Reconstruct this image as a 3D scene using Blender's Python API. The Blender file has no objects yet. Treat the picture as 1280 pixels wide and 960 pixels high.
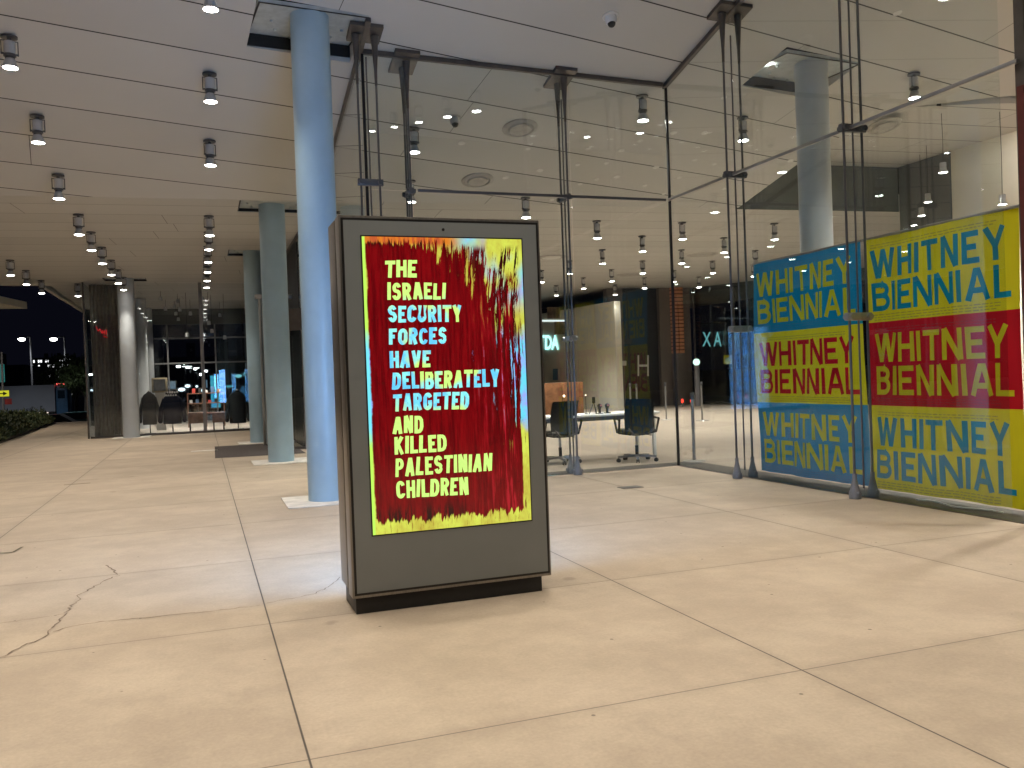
import bpy, bmesh, math, random
from mathutils import Vector, Matrix
random.seed(7)
S = bpy.context.scene
COL = S.collection

# ------------------------------------------------------------------ camera
CAMZ = 1.4
YAW, PITCH, ROLL, FOC = 0.345393, -0.0105383, -0.0364520, 1079.32
def cam_axes():
    f = Vector((math.sin(YAW)*math.cos(PITCH), math.cos(YAW)*math.cos(PITCH), math.sin(PITCH)))
    r = Vector((math.cos(YAW), -math.sin(YAW), 0)); u = r.cross(f)
    return f, r*math.cos(ROLL)+u*math.sin(ROLL), -r*math.sin(ROLL)+u*math.cos(ROLL)
F_, R_, U_ = cam_axes()
cd = bpy.data.cameras.new('camera'); cam = bpy.data.objects.new('camera', cd); COL.objects.link(cam)
m = Matrix((R_, U_, -F_)).transposed().to_4x4(); m.translation = (0, 0, CAMZ)
cam.matrix_world = m
cd.sensor_width = 36; cd.lens = FOC/1280*36; cd.clip_end = 2000; cd.clip_start = 0.05
S.camera = cam
# ------------------------------------------------------------------ world: night sky
w = bpy.data.worlds.new('World'); S.world = w; w.use_nodes = True
nt = w.node_tree; bg = nt.nodes['Background']
sky = nt.nodes.new('ShaderNodeTexSky'); sky.sky_type = 'NISHITA'; sky.sun_disc = False
sky.sun_elevation = math.radians(-3); sky.sun_rotation = math.radians(250)
sky.sun_elevation = math.radians(-6)
ad = nt.nodes.new('ShaderNodeMix'); ad.data_type = 'RGBA'; ad.blend_type = 'ADD'; ad.inputs[0].default_value = 1.0
nt.links.new(sky.outputs[0], ad.inputs[6]); ad.inputs[7].default_value = (.035, .037, .075, 1)      # city glow of the night sky
nt.links.new(ad.outputs[2], bg.inputs[0]); bg.inputs[1].default_value = 0.07
sd = bpy.data.lights.new('moon', 'SUN'); sd.energy = 0.004; sd.angle = math.radians(0.5); sd.color = (.8, .88, 1)
so = bpy.data.objects.new('moon', sd); so.rotation_euler = (math.radians(50), 0, math.radians(60)); COL.objects.link(so)
S.view_settings.view_transform = 'Standard'; S.view_settings.look = 'None'
S.view_settings.exposure = 0.0; S.view_settings.gamma = 1; S.view_settings.use_curve_mapping = False
S.render.engine = 'CYCLES'
cy = S.cycles; cy.use_denoising = True; cy.max_bounces = 10; cy.diffuse_bounces = 6; cy.glossy_bounces = 5
cy.transparent_max_bounces = 32; cy.transmission_bounces = 6; cy.caustics_reflective = False; cy.caustics_refractive = False
cy.sample_clamp_indirect = 6; cy.use_light_tree = True
SPOT_OUT, SPOT_IN, SPOT_SHOP = 226, 700, 260
WARM = (1.0, .925, .80); NEUTRAL = (1.0, .95, .89)

# ------------------------------------------------------------------ measuring helpers
OC = Vector((0, 0, CAMZ))
def ray(x, y): return F_ + R_*((x-640)/FOC) - U_*((y-480)/FOC)
def at(x, y, z=0.0):
    d = ray(x, y); return OC + d*((z-CAMZ)/d.z)
def atY(x, y, Y):
    d = ray(x, y); return OC + d*(Y/d.y)
def atX(x, y, X):
    d = ray(x, y); return OC + d*(X/d.x)
def p1z(X, Y): return 8.192 - .019*X - .24*Y       # sloped soffit
P2Z, P3Z = 4.52, 5.42
def creaseY(X):                                      # where the sloped soffit meets the flat one
    return (8.192-.019*X-P2Z)/.24
def ceilz(X, Y): return p1z(X, Y) if Y < creaseY(X) else P2Z

# ------------------------------------------------------------------ materials
class NT:
    def __init__(s, name):
        s.m = bpy.data.materials.new(name); s.m.use_nodes = True
        s.t = s.m.node_tree; s.b = s.t.nodes['Principled BSDF']; s.o = s.t.nodes['Material Output']
    def n(s, typ, ins=None, **kw):
        k = s.t.nodes.new(typ)
        for a, v in kw.items(): setattr(k, a, v)
        for i, v in (ins or {}).items(): s.set(k.inputs[i], v)
        return k
    def set(s, sock, v):
        if isinstance(v, bpy.types.NodeSocket): s.t.links.new(v, sock)
        elif isinstance(v, (tuple, list)) and sock.type == 'RGBA' and len(v) == 3: sock.default_value = (*v, 1)
        else: sock.default_value = v
    def ma(s, op, a, b=0.0, c=0.0, clamp=False):
        k = s.n('ShaderNodeMath', {0: a, 1: b, 2: c}, operation=op, use_clamp=clamp); return k.outputs[0]
    def mix(s, f, a, b, blend='MIX'):
        k = s.n('ShaderNodeMix', data_type='RGBA', blend_type=blend)
        s.set(k.inputs[0], f); s.set(k.inputs[6], a); s.set(k.inputs[7], b); return k.outputs[2]
    def obj(s): return s.n('ShaderNodeTexCoord').outputs['Object']
    def geo(s): return s.n('ShaderNodeNewGeometry').outputs['Position']
    def uv(s): return s.n('ShaderNodeTexCoord').outputs['UV']
    def sep(s, v):
        k = s.n('ShaderNodeSeparateXYZ', {0: v}); return k.outputs
    def comb(s, x, y, z=0.0): return s.n('ShaderNodeCombineXYZ', {0: x, 1: y, 2: z}).outputs[0]
    def noise(s, vec, scale, detail=3, rough=.5, scl=None, dim='3D'):
        if scl: vec = s.n('ShaderNodeMapping', {0: vec, 3: scl}).outputs[0]
        k = s.n('ShaderNodeTexNoise', {'Vector': vec, 'Scale': scale, 'Detail': detail, 'Roughness': rough}); return k.outputs[0]
    def ramp(s, f, a, b):   # smooth 0..1 between a and b
        k = s.n('ShaderNodeMapRange', {0: f, 1: a, 2: b, 3: 0.0, 4: 1.0}, interpolation_type='SMOOTHSTEP'); return k.outputs[0]
    def base(s, c): s.set(s.b.inputs['Base Color'], c)
    def rough(s, r): s.set(s.b.inputs['Roughness'], r)
    def bump(s, h, st=.3, d=.01):
        k = s.n('ShaderNodeBump', {'Strength': st, 'Distance': d, 'Height': h}); s.t.links.new(k.outputs[0], s.b.inputs['Normal'])

def simple(name, c, rough=.5, metal=0.0, var=.12, scale=8, spec=.5, coat=0):
    M = NT(name); p = M.geo()
    f = M.noise(p, scale, 4, .6)
    a = tuple(max(0, x*(1-var)) for x in c); b = tuple(min(1, x*(1+var)) for x in c)
    M.base(M.mix(M.ramp(f, .3, .7), a, b))
    g = M.noise(p, scale*5, 2)
    M.rough(M.ma('ADD', rough-.04, M.ma('MULTIPLY', g, .08)))
    M.b.inputs['Metallic'].default_value = metal
    M.b.inputs['Specular IOR Level'].default_value = spec
    M.b.inputs['Coat Weight'].default_value = coat
    return M.m
def glow(name, c, st):
    M = NT(name); M.base((.02, .02, .02)); M.set(M.b.inputs['Emission Color'], c); M.b.inputs['Emission Strength'].default_value = st
    return M.m

def glass_mat(name, tint=(.93, .96, .95), f0=.072):
    M = NT(name); t = M.t
    lw = M.n('ShaderNodeLayerWeight', {0: .5})
    c5 = M.ma('POWER', lw.outputs['Facing'], 5.0)
    fr = M.ma('ADD', M.ma('MULTIPLY', c5, .94), f0)
    tr = M.n('ShaderNodeBsdfTransparent', {0: tint}); gl = M.n('ShaderNodeBsdfGlossy', {0: (.95, .97, 1), 'Roughness': 0.0})
    mx = M.n('ShaderNodeMixShader', {0: fr, 1: tr.outputs[0], 2: gl.outputs[0]})
    t.links.new(mx.outputs[0], M.o.inputs[0]); return M.m
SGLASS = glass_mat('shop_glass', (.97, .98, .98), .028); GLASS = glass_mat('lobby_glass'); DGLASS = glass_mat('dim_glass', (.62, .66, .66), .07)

def ceiling_mat(name, ang, v0, sp, c=(.57, .562, .535), gw=.021):
    M = NT(name); x, y, z = M.sep(M.geo())[:3]
    a = math.radians(ang)
    v = M.ma('SUBTRACT', M.ma('MULTIPLY', y, math.cos(a)), M.ma('MULTIPLY', x, math.sin(a)))
    q = M.ma('DIVIDE', M.ma('SUBTRACT', v, v0), sp)
    row = M.ma('ROUND', q)
    d = M.ma('MULTIPLY', M.ma('ABSOLUTE', M.ma('SUBTRACT', q, row)), sp)
    g = M.ma('MAXIMUM', M.ma('SUBTRACT', 1.0, M.ramp(d, gw*.4, gw*.6)), 0.0)
    cell = M.ma('FLOOR', q)
    uu = M.ma('ADD', M.ma('MULTIPLY', x, math.cos(a)), M.ma('MULTIPLY', y, math.sin(a)))
    w2 = M.n('ShaderNodeTexWhiteNoise', noise_dimensions='1D'); M.set(w2.inputs['W'], M.ma('ADD', cell, 31.7))
    qu = M.ma('DIVIDE', M.ma('ADD', uu, M.ma('MULTIPLY', w2.outputs[0], 7.2)), 7.2)
    du = M.ma('MULTIPLY', M.ma('ABSOLUTE', M.ma('SUBTRACT', qu, M.ma('ROUND', qu))), 7.2)
    wn = M.n('ShaderNodeTexWhiteNoise', noise_dimensions='1D'); M.set(wn.inputs['W'], cell)
    n = M.noise(M.geo(), .7, 3)
    f = M.ma('ADD', .9, M.ma('ADD', M.ma('MULTIPLY', wn.outputs[0], .07), M.ma('MULTIPLY', n, .12)))
    colr = M.mix(1.0, c, M.comb(f, f, f), 'MULTIPLY')
    g = M.ma('MAXIMUM', g, M.ma('SUBTRACT', 1.0, M.ramp(du, .002, .006)))
    M.base(M.mix(g, colr, (.02, .018, .016))); M.rough(.55); M.b.inputs['Specular IOR Level'].default_value = .3
    return M.m
CEIL1 = ceiling_mat('sloped_soffit_panels', 8.0, 9.34, .878)
CEIL2 = ceiling_mat('flat_soffit_panels', -4.6, 15.85, .88, gw=.013)
CEIL3 = ceiling_mat('lobby_soffit_panels', -4.6, 15.85, .88, gw=.02)

def floor_mat(name, base, tint, rgh, joints=True):
    M = NT(name); pos = M.geo(); x, y, z = M.sep(pos)[:3]
    qx = M.ma('DIVIDE', M.ma('SUBTRACT', x, .325), 2.213); qy = M.ma('DIVIDE', M.ma('SUBTRACT', y, 3.275), 1.95)
    dx = M.ma('MULTIPLY', M.ma('ABSOLUTE', M.ma('SUBTRACT', qx, M.ma('ROUND', qx))), 2.213)
    dy = M.ma('MULTIPLY', M.ma('ABSOLUTE', M.ma('SUBTRACT', qy, M.ma('ROUND', qy))), 1.95)
    jx = M.ma('SUBTRACT', 1.0, M.ramp(dx, .0025, .006)); jy = M.ma('MULTIPLY', M.ma('SUBTRACT', 1.0, M.ramp(dy, .0015, .006)), .75)
    j = M.ma('MAXIMUM', jx, jy)
    wn = M.n('ShaderNodeTexWhiteNoise', noise_dimensions='2D'); M.set(wn.inputs['Vector'], M.comb(M.ma('FLOOR', qx), M.ma('FLOOR', qy)))
    n1 = M.noise(pos, .9, 5, .6); n2 = M.noise(pos, 6, 5, .65); n3 = M.noise(pos, 55, 3, .6); n4 = M.noise(pos, 1.5, 6, .68)
    f = M.ma('ADD', .67, M.ma('ADD', M.ma('MULTIPLY', wn.outputs[0], .13), M.ma('ADD', M.ma('MULTIPLY', n1, .12), M.ma('ADD', M.ma('MULTIPLY', n2, .16), M.ma('MULTIPLY', n3, .34)))))
    c = M.mix(M.ramp(n4, .35, .7), base, tint)
    c = M.mix(1.0, c, M.comb(f, f, f), 'MULTIPLY')
    sp = M.n('ShaderNodeTexVoronoi', {'Vector': pos, 'Scale': 3.4, 'Randomness': 1.0})
    spot = M.ma('SUBTRACT', 1.0, M.ramp(M.ma('ADD', sp.outputs['Distance'], M.ma('MULTIPLY', n2, .05)), .045, .06))
    sel = M.sep(sp.outputs['Color'])[0]
    spot = M.ma('MULTIPLY', spot, M.ma('GREATER_THAN', sel, .42))
    c = M.mix(M.ma('MULTIPLY', spot, .7), c, (.14, .10, .075))
    st = M.ramp(M.noise(pos, 1.9, 7, .72, (1.5, 1, 1)), .54, .76)
    v2 = M.n('ShaderNodeTexVoronoi', {'Vector': pos, 'Scale': 1.15, 'Randomness': 1.0})
    bl = M.ma('MULTIPLY', M.ma('SUBTRACT', 1.0, M.ramp(M.ma('ADD', v2.outputs['Distance'], M.ma('MULTIPLY', n2, .10)), .085, .12)), M.ma('GREATER_THAN', M.sep(v2.outputs['Color'])[0], .45))
    c = M.mix(M.ma('MULTIPLY', bl, .45), c, (.20, .15, .11))
    v3 = M.n('ShaderNodeTexVoronoi', {'Vector': pos, 'Scale': 5.5, 'Randomness': 1.0})
    pt = M.ma('MULTIPLY', M.ma('SUBTRACT', 1.0, M.ramp(v3.outputs['Distance'], .045, .065)), M.ma('GREATER_THAN', M.sep(v3.outputs['Color'])[0], .72))
    c = M.mix(M.ma('MULTIPLY', pt, .7), c, (.06, .045, .035))
    c = M.mix(M.ma('MULTIPLY', st, .22), c, (.20, .155, .12))
    dirt = M.ma('SUBTRACT', 1.0, M.ramp(M.ma('MINIMUM', dx, dy), .0, .09))
    c = M.mix(M.ma('MULTIPLY', dirt, .12), c, (.2, .15, .11))
    if joints: c = M.mix(M.ma('MULTIPLY', j, .9), c, (.045, .035, .03))
    M.base(c); M.rough(M.ma('ADD', rgh, M.ma('MULTIPLY', n2, .16))); M.b.inputs['Specular IOR Level'].default_value = .4
    M.bump(M.ma('SUBTRACT', M.ma('MULTIPLY', n3, .4), j), .25, .004)
    return M.m
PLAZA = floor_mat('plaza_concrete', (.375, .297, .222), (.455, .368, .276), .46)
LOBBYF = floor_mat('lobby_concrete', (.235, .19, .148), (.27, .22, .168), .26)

COLUMN = simple('column_paint', (.36, .50, .60), .38, 0, .04, 3)
PALECOL = simple('pale_column_paint', (.50, .53, .55), .38, 0, .04, 3)
DARK = simple('dark_bronze', (.06, .052, .047), .4, .6)
BLACK = simple('black_metal', (.014, .014, .015), .45, .2)
STEEL = simple('stainless_steel', (.42, .41, .40), .3, .9, .05)
DARK = simple('dark_bronze', (.11, .098, .09), .45, .5)
GUN = simple('gunmetal', (.16, .16, .165), .36, .8, .06)
GREY = simple('grey_paint', (.21, .21, .22), .45)
WHITE = simple('white_paint', (.75, .74, .71), .5, 0, .05)
CREAM = simple('cream_wall', (.74, .70, .58), .7, 0, .05, 1.2)
TAUPE = simple('taupe_wall', (.16, .14, .125), .7, 0, .08, 1)
SLATE = simple('slate_wall', (.026, .029, .033), .5, 0, .2, .8)
BULK = simple('bulkhead_paint', (.10, .11, .105), .7, 0, .08, 1)
PLATE = simple('head_plate_paint', (.42, .46, .46), .5)
STONE = simple('pale_stone', (.62, .57, .51), .7, 0, .15, 5)
LENS = glow('lamp_lens', (1, .95, .88), 40)
WOOD = simple('orange_wood', (.22, .095, .04), .5, 0, .3, 6)
CHESTW = simple('brown_chest_wood', (.27, .15, .10), .5, 0, .25, 6)
NAVY = simple('navy_fabric', (.012, .016, .035), .85, 0, .3, 20)
CHAR = simple('charcoal_fabric', (.11, .112, .11), .9, 0, .2, 30)
BLKF = simple('black_fabric', (.012, .012, .013), .9, 0, .3, 20)
RUBBER = simple('black_rubber', (.012, .012, .012), .6)
ASPH = simple('asphalt', (.045, .045, .048), .8, 0, .3, 2)

# ------------------------------------------------------------------ mesh helpers
class MB:
    def __init__(s): s.bm = bmesh.new(); s.mats = []; s.k = 0
    def mat(s, m):
        if m not in s.mats: s.mats.append(m)
        s.k = s.mats.index(m); return s
    def _t(s, geom, M=None):
        vs = [g for g in geom if isinstance(g, bmesh.types.BMVert)]
        if M is not None: bmesh.ops.transform(s.bm, matrix=M, verts=vs)
        for v in vs:
            for f in v.link_faces: f.material_index = s.k
        return vs
    def box(s, a, b, bev=0.0, M=None):
        a, b = Vector(a), Vector(b); c = (a+b)/2; d = b-a
        r = bmesh.ops.create_cube(s.bm, size=1, matrix=Matrix.Translation(c) @ Matrix.Diagonal((abs(d.x), abs(d.y), abs(d.z), 1)))
        vs = r['verts']
        if bev:
            es = {e for v in vs for e in v.link_edges}
            q = bmesh.ops.bevel(s.bm, geom=list(es), offset=bev, segments=2, affect='EDGES', profile=.6)
            vs = list({v for f in q['faces'] for v in f.verts} | {v for v in vs if v.is_valid})
        s._t(vs, M); return s
    def tube(s, a, b, r1, r2=None, seg=16, caps=True):
        a, b = Vector(a), Vector(b); d = b-a; r2 = r1 if r2 is None else r2
        M = Matrix.Translation((a+b)/2) @ d.to_track_quat('Z', 'Y').to_matrix().to_4x4()
        r = bmesh.ops.create_cone(s.bm, cap_ends=caps, segments=seg, radius1=r1, radius2=r2, depth=d.length, matrix=M)
        s._t(r['verts']); return s
    def path(s, pts, r, seg=10):
        for a, b in zip(pts, pts[1:]):
            s.tube(a, b, r, r, seg)
            bmesh_s = bmesh.ops.create_uvsphere(s.bm, u_segments=seg, v_segments=6, radius=r*.999, matrix=Matrix.Translation(Vector(b))); s._t(bmesh_s['verts'])
        return s
    def ball(s, c, r, sc=(1, 1, 1), seg=16):
        q = bmesh.ops.create_uvsphere(s.bm, u_segments=seg, v_segments=seg//2, radius=r, matrix=Matrix.Translation(Vector(c)) @ Matrix.Diagonal((*sc, 1))); s._t(q['verts']); return s
    def lathe(s, prof, c=(0, 0, 0), seg=24, sc=(1, 1)):
        rings = []
        for r, z in prof:
            rings.append([s.bm.verts.new((c[0]+r*sc[0]*math.cos(2*math.pi*i/seg), c[1]+r*sc[1]*math.sin(2*math.pi*i/seg), c[2]+z)) for i in range(seg)])
        for A, B in zip(rings, rings[1:]):
            for i in range(seg):
                f = s.bm.faces.new((A[i], A[(i+1) % seg], B[(i+1) % seg], B[i])); f.material_index = s.k
        for R, rev in ((rings[0], True), (rings[-1], False)):
            try: f = s.bm.faces.new(R[::-1] if rev else R); f.material_index = s.k
            except ValueError: pass
        return s
    def prism(s, poly, t):     # poly: bottom loop of 3-D points, t: thickness vector
        t = Vector(t); A = [s.bm.verts.new(p) for p in poly]; B = [s.bm.verts.new(Vector(p)+t) for p in poly]; n = len(A)
        for f in (A[::-1], B): s.bm.faces.new(f).material_index = s.k
        for i in range(n): s.bm.faces.new((A[i], A[(i+1) % n], B[(i+1) % n], B[i])).material_index = s.k
        return s
    def quad(s, *pts):
        f = s.bm.faces.new([s.bm.verts.new(p) for p in pts]); f.material_index = s.k; return s
    def build(s, name, m=None, parent=None, smooth=True, origin=None):
        bmesh.ops.recalc_face_normals(s.bm, faces=s.bm.faces)
        me = bpy.data.meshes.new(name)
        if origin is not None: bmesh.ops.translate(s.bm, verts=s.bm.verts, vec=-Vector(origin))
        s.bm.to_mesh(me); s.bm.free()
        for x in ([m] if m else s.mats): me.materials.append(x)
        if smooth:
            for p in me.polygons: p.use_smooth = True
            me.set_sharp_from_angle(angle=math.radians(35))
        o = bpy.data.objects.new(name, me); COL.objects.link(o)
        if origin is not None: o.location = origin
        if parent: o.parent = parent
        return o
def tag(o, label=None, cat=None, group=None, kind=None):
    if label: o['label'] = label
    if cat: o['category'] = cat
    if group: o['group'] = group
    if kind: o['kind'] = kind
    return o
def thing(name, loc, label, cat, group=None, rz=0):
    o = bpy.data.objects.new(name, None); COL.objects.link(o); o.location = loc; o.rotation_euler.z = rz; o.empty_display_size = .1
    return tag(o, label, cat, group)
def copy_tree(o, parent=None):
    c = o.copy(); COL.objects.link(c); c.parent = parent
    for ch in [x for x in o.children]: copy_tree(ch, c)
    return c
def struct(o): o['kind'] = 'structure'; return o
def text_data(txt, offset=0.0, space=1.0, extrude=0.0):
    cu = bpy.data.curves.new('lettering', 'FONT'); cu.body = txt; cu.size = 1; cu.offset = offset; cu.space_character = space; cu.extrude = extrude; cu.resolution_u = 6
    o = bpy.data.objects.new('lettering', cu); COL.objects.link(o)
    bpy.context.view_layer.update(); dg = bpy.context.evaluated_depsgraph_get()
    me = bpy.data.meshes.new_from_object(o.evaluated_get(dg)); bpy.data.objects.remove(o); bpy.data.curves.remove(cu)
    xs = [v.co.x for v in me.vertices]; ys = [v.co.y for v in me.vertices]
    x0, x1, y0, y1 = min(xs), max(xs), min(ys), max(ys)
    for v in me.vertices: v.co = ((v.co.x-x0)/(x1-x0), (v.co.y-y0)/(y1-y0), v.co.z)
    return me
def text_obj(txt, fn, mat, parent, name='lettering', offset=0.02, space=1.0):
    me = text_data(txt, offset, space); me.name = name
    for v in me.vertices: v.co = fn(v.co.x, v.co.y)
    me.materials.clear(); me.materials.append(mat)
    o = bpy.data.objects.new(name, me); COL.objects.link(o); o.parent = parent; return o


def _arc(cx, cy, rx, ry, a0, a1, n=10):
    return [(cx+rx*math.cos(math.radians(a0+(a1-a0)*i/n)), cy+ry*math.sin(math.radians(a0+(a1-a0)*i/n))) for i in range(n+1)]
GLY = {   # width, strokes on a 0..1 box measured along the stroke middles
 'A': (.92, [[(0, -.1), (.42, 1.0), (.5, 1.02), (.58, 1.0), (1, -.1)], [(.20, .27), (.80, .27)]]),
 'B': (.80, [[(0, -.1), (0, 1.1)], [(0, 1), (.55, 1)]+_arc(.55, .77, .38, .23, 90, -90)+[(0, .54)], [(.5, .53)]+_arc(.58, .27, .42, .27, 90, -90)+[(0, 0)]]),
 'C': (.80, [_arc(.52, .70, .50, .30, 15, 180, 12)+_arc(.52, .30, .50, .30, 180, 345, 12)]),
 'D': (.82, [[(0, -.1), (0, 1.1)], [(0, 1), (.40, 1)]+_arc(.42, .62, .58, .38, 90, 0)+_arc(.42, .38, .58, .38, 0, -90)+[(0, 0)]]),
 'E': (.66, [[(0, -.1), (0, 1.1)], [(0, 1), (1.1, 1)], [(0, .51), (1.0, .51)], [(0, 0), (1.1, 0)]]),
 'F': (.64, [[(0, -.1), (0, 1.1)], [(0, 1), (1.1, 1)], [(0, .5), (.95, .5)]]),
 'G': (.84, [_arc(.5, .70, .50, .30, 20, 180, 12)+_arc(.5, .30, .50, .30, 180, 360, 12)+[(1, .44)], [(1.06, .45), (.55, .45)]]),
 'H': (.80, [[(0, -.1), (0, 1.1)], [(1, -.1), (1, 1.1)], [(0, .51), (1, .51)]]),
 'I': (.0, [[(0, -.1), (0, 1.1)]]),
 'K': (.84, [[(0, -.1), (0, 1.1)], [(1.0, 1.1), (.05, .42)], [(.28, .60), (1.02, -.1)]]),
 'L': (.62, [[(0, -.1), (0, 1.1)], [(0, 0), (1.1, 0)]]),
 'N': (.84, [[(0, -.1), (0, 1.1)], [(1, -.1), (1, 1.1)], [(.02, 1.06), (.98, -.06)]]),
 'O': (.86, [_arc(.5, .66, .5, .34, 0, 180, 12)+_arc(.5, .34, .5, .34, 180, 360, 12)+[(1, .66)]]),
 'P': (.74, [[(0, -.1), (0, 1.1)], [(0, 1), (.5, 1)]+_arc(.52, .73, .46, .27, 90, -90)+[(0, .46)]]),
 'R': (.78, [[(0, -.1), (0, 1.1)], [(0, 1), (.5, 1)]+_arc(.52, .75, .44, .25, 90, -90)+[(0, .50)], [(.45, .5), (1.0, -.1)]]),
 'S': (.74, [_arc(.5, .76, .48, .24, 10, 180, 10)+_arc(.5, .76, .48, .24, 180, 270, 4)+_arc(.5, .26, .50, .26, 90, 0, 5)+_arc(.5, .26, .50, .26, 0, -170, 10)]),
 'T': (.80, [[(.5, -.1), (.5, 1)], [(-.1, 1), (1.1, 1)]]),
 'U': (.80, [[(0, 1.1), (0, .34)]+_arc(.5, .34, .5, .34, 180, 360, 12)+[(1, .34), (1, 1.1)]]),
 'V': (.86, [[(0, 1.1), (.44, 0), (.56, 0), (1, 1.1)]]),
 'W': (1.34, [[(0, 1.1), (.21, 0), (.27, 0), (.47, 1), (.53, 1), (.73, 0), (.79, 0), (1, 1.1)]]),
 'X': (.84, [[(0, 1.1), (1, -.1)], [(1, 1.1), (0, -.1)]]),
 'Y': (.88, [[(0, 1.1), (.5, .42)], [(1, 1.1), (.5, .42)], [(.5, .46), (.5, -.1)]]),
}
def stroke_text(txt, W, H, t, gap, jit=0.0, seed=1, step=None):
    """thick lettering as flat ribbons: returns (verts(x, y, layer), faces) inside a W x H box"""
    rn_ = random.Random(seed); n = len(txt)
    fixed = sum(t for _ in txt)+gap*(n-1); free = sum(GLY[c][0] for c in txt)
    k = (W-fixed)/free; x = 0.0; V = []; Fc = []
    for c in txt:
        w_, strokes = GLY[c]; gw_ = w_*k; tl = rn_.uniform(-1, 1)*jit*1.2; dy = rn_.uniform(-1, 1)*jit*H*.5
        for li, st in enumerate(strokes):
            tt = t*(1+rn_.uniform(-1, 1)*jit*2.2)
            P = []
            for px_, py_ in st:
                cy_ = min(1, max(0, py_)); yy = t/2+cy_*(H-t)
                if py_ > 1.05: yy = H
                if py_ < -.05: yy = 0
                ex = 0.0
                if px_ > 1.05: ex = t/2
                if px_ < -.05: ex = -t/2
                xx = x+t/2+min(1, max(0, px_))*gw_+ex
                P.append(Vector((xx+tl*(yy-H/2)+rn_.uniform(-1, 1)*jit*H*.12, yy+dy+rn_.uniform(-1, 1)*jit*H*.10)))
            if step:
                Q = []
                for a, b in zip(P, P[1:]):
                    m_ = max(1, int((b-a).length/step)); Q += [a.lerp(b, i/m_) for i in range(m_)]
                P = Q+[P[-1]]
            b0 = len(V)
            for i, p in enumerate(P):
                d0 = (p-P[i-1]).normalized() if i else None; d1 = (P[i+1]-p).normalized() if i < len(P)-1 else None
                d = (d0+d1).normalized() if d0 and d1 else (d0 or d1)
                nn = Vector((-d.y, d.x)); m_ = 1/max(.55, nn.dot(Vector((-(d0 or d1).y, (d0 or d1).x))))
                j2 = 1+rn_.uniform(-1, 1)*jit*1.6
                V += [(p.x+nn.x*tt/2*m_*j2, p.y+nn.y*tt/2*m_*j2, li), (p.x-nn.x*tt/2*m_, p.y-nn.y*tt/2*m_, li)]
            for i in range(len(P)-1): Fc.append((b0+2*i, b0+2*i+1, b0+2*i+3, b0+2*i+2))
        x += gw_+t+gap
    return V, Fc
def ribbon_text(txt, W, H, t, gap, fn, mat, parent, jit=0.0, seed=1, step=None, split=0):
    V, Fc = stroke_text(txt, W, H, t, gap, jit, seed, step)
    me = bpy.data.meshes.new('lettering'); me.from_pydata([tuple(fn(x/W, y/H, l)) for x, y, l in V], [], Fc); me.update(); me.materials.append(mat)
    o = bpy.data.objects.new('lettering', me); COL.objects.link(o); o.parent = parent; return o

# ================================================================== THE SETTING
g = MB().quad((-60, -30, 0), (60, -30, 0), (60, 27.62, 0), (-60, 27.62, 0)); struct(g.build('plaza_pavement', PLAZA))
g = MB().quad((-60, 27.62, 0), (-3.1, 27.62, 0), (-3.1, 43.6, 0), (-60, 43.6, 0)); struct(g.build('side_pavement', PLAZA))
struct(MB().box((-60, 43.602, -1.4), (-3.1, 43.9, -.004)).build('kerb_edge', STONE))
struct(MB().quad((-600, 43.6, -1.4), (600, 43.6, -1.4), (600, 900, -1.4), (-600, 900, -1.4)).build('street_asphalt', ASPH))
# lobby and shop floors 4 mm above the plaza sheet
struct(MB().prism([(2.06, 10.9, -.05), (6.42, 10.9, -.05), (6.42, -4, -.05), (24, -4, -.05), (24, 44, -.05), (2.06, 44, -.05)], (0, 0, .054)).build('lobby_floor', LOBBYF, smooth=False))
SHOPF = simple('shop_stone_floor', (.34, .30, .26), .4, 0, .15, 2)
struct(MB().box((-3.1, 27.66, -.05), (2.05, 44, .004)).build('shop_floor', SHOPF))

def holes(o, boxes):
    dgm = o
    for a, b, rz in boxes:
        c = (Vector(a)+Vector(b))/2; h = (Vector(b)-Vector(a))/2
        cu = MB().box(-h, h).build('cutter', PLATE, smooth=False); cu.location = c; cu.rotation_euler.z = rz
        md = dgm.modifiers.new('b', 'BOOLEAN'); md.operation = 'DIFFERENCE'; md.object = cu; md.solver = 'EXACT'
        bpy.context.view_layer.update(); dg = bpy.context.evaluated_depsgraph_get()
        me = bpy.data.meshes.new_from_object(dgm.evaluated_get(dg)); dgm.modifiers.clear(); dgm.data = me
        bpy.data.objects.remove(cu)
    m0 = dgm.data.materials[0]
    for p in dgm.data.polygons: p.material_index = 0
    return dgm
P1V = lambda X, Y: (X, Y, p1z(X, Y))
XR = [(10.074, 14.417), (10.104, 12.63), (10.319, 10.896), (11.924, 10.26), (13.8, 9.7)]
loop1 = [P1V(-14, creaseY(-14)), P1V(-14, -9), P1V(24, -9), P1V(24, 8.3), P1V(13.9, 9.65)] + [P1V(*q) for q in XR[::-1][1:-1]] + [P1V(10.074, creaseY(10.074))]
HOLE1 = ((.72, 10.12, 4), (2.0, 11.08, 9), math.radians(5))
HOLE4 = ((7.6, 9.80, 4), (8.95, 10.75, 9), math.radians(5))
c1 = MB().prism(loop1, (0, 0, .35)).build('sloped_soffit', CEIL1, smooth=False)
holes(c1, [HOLE1, HOLE4]); struct(c1)
loop2 = [(-14, creaseY(-14)-.004, P2Z), (10.07, creaseY(10.07)-.004, P2Z), (24, creaseY(24), P2Z), (24, 40, P2Z), (1.6, 40, P2Z), (1.6, 37.6, P2Z), (-4.18, 37.6, P2Z), (-4.07, 28.7, P2Z), (-14, 27.6, P2Z)]
H2 = [((.73, 15.3, 4), (1.87, 16.3, 5), math.radians(0)), ((.71, 20.9, 4), (1.85, 21.95, 5), 0), ((-2.5, 26.5, 4), (-1.36, 27.35, 5), 0)]
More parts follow.
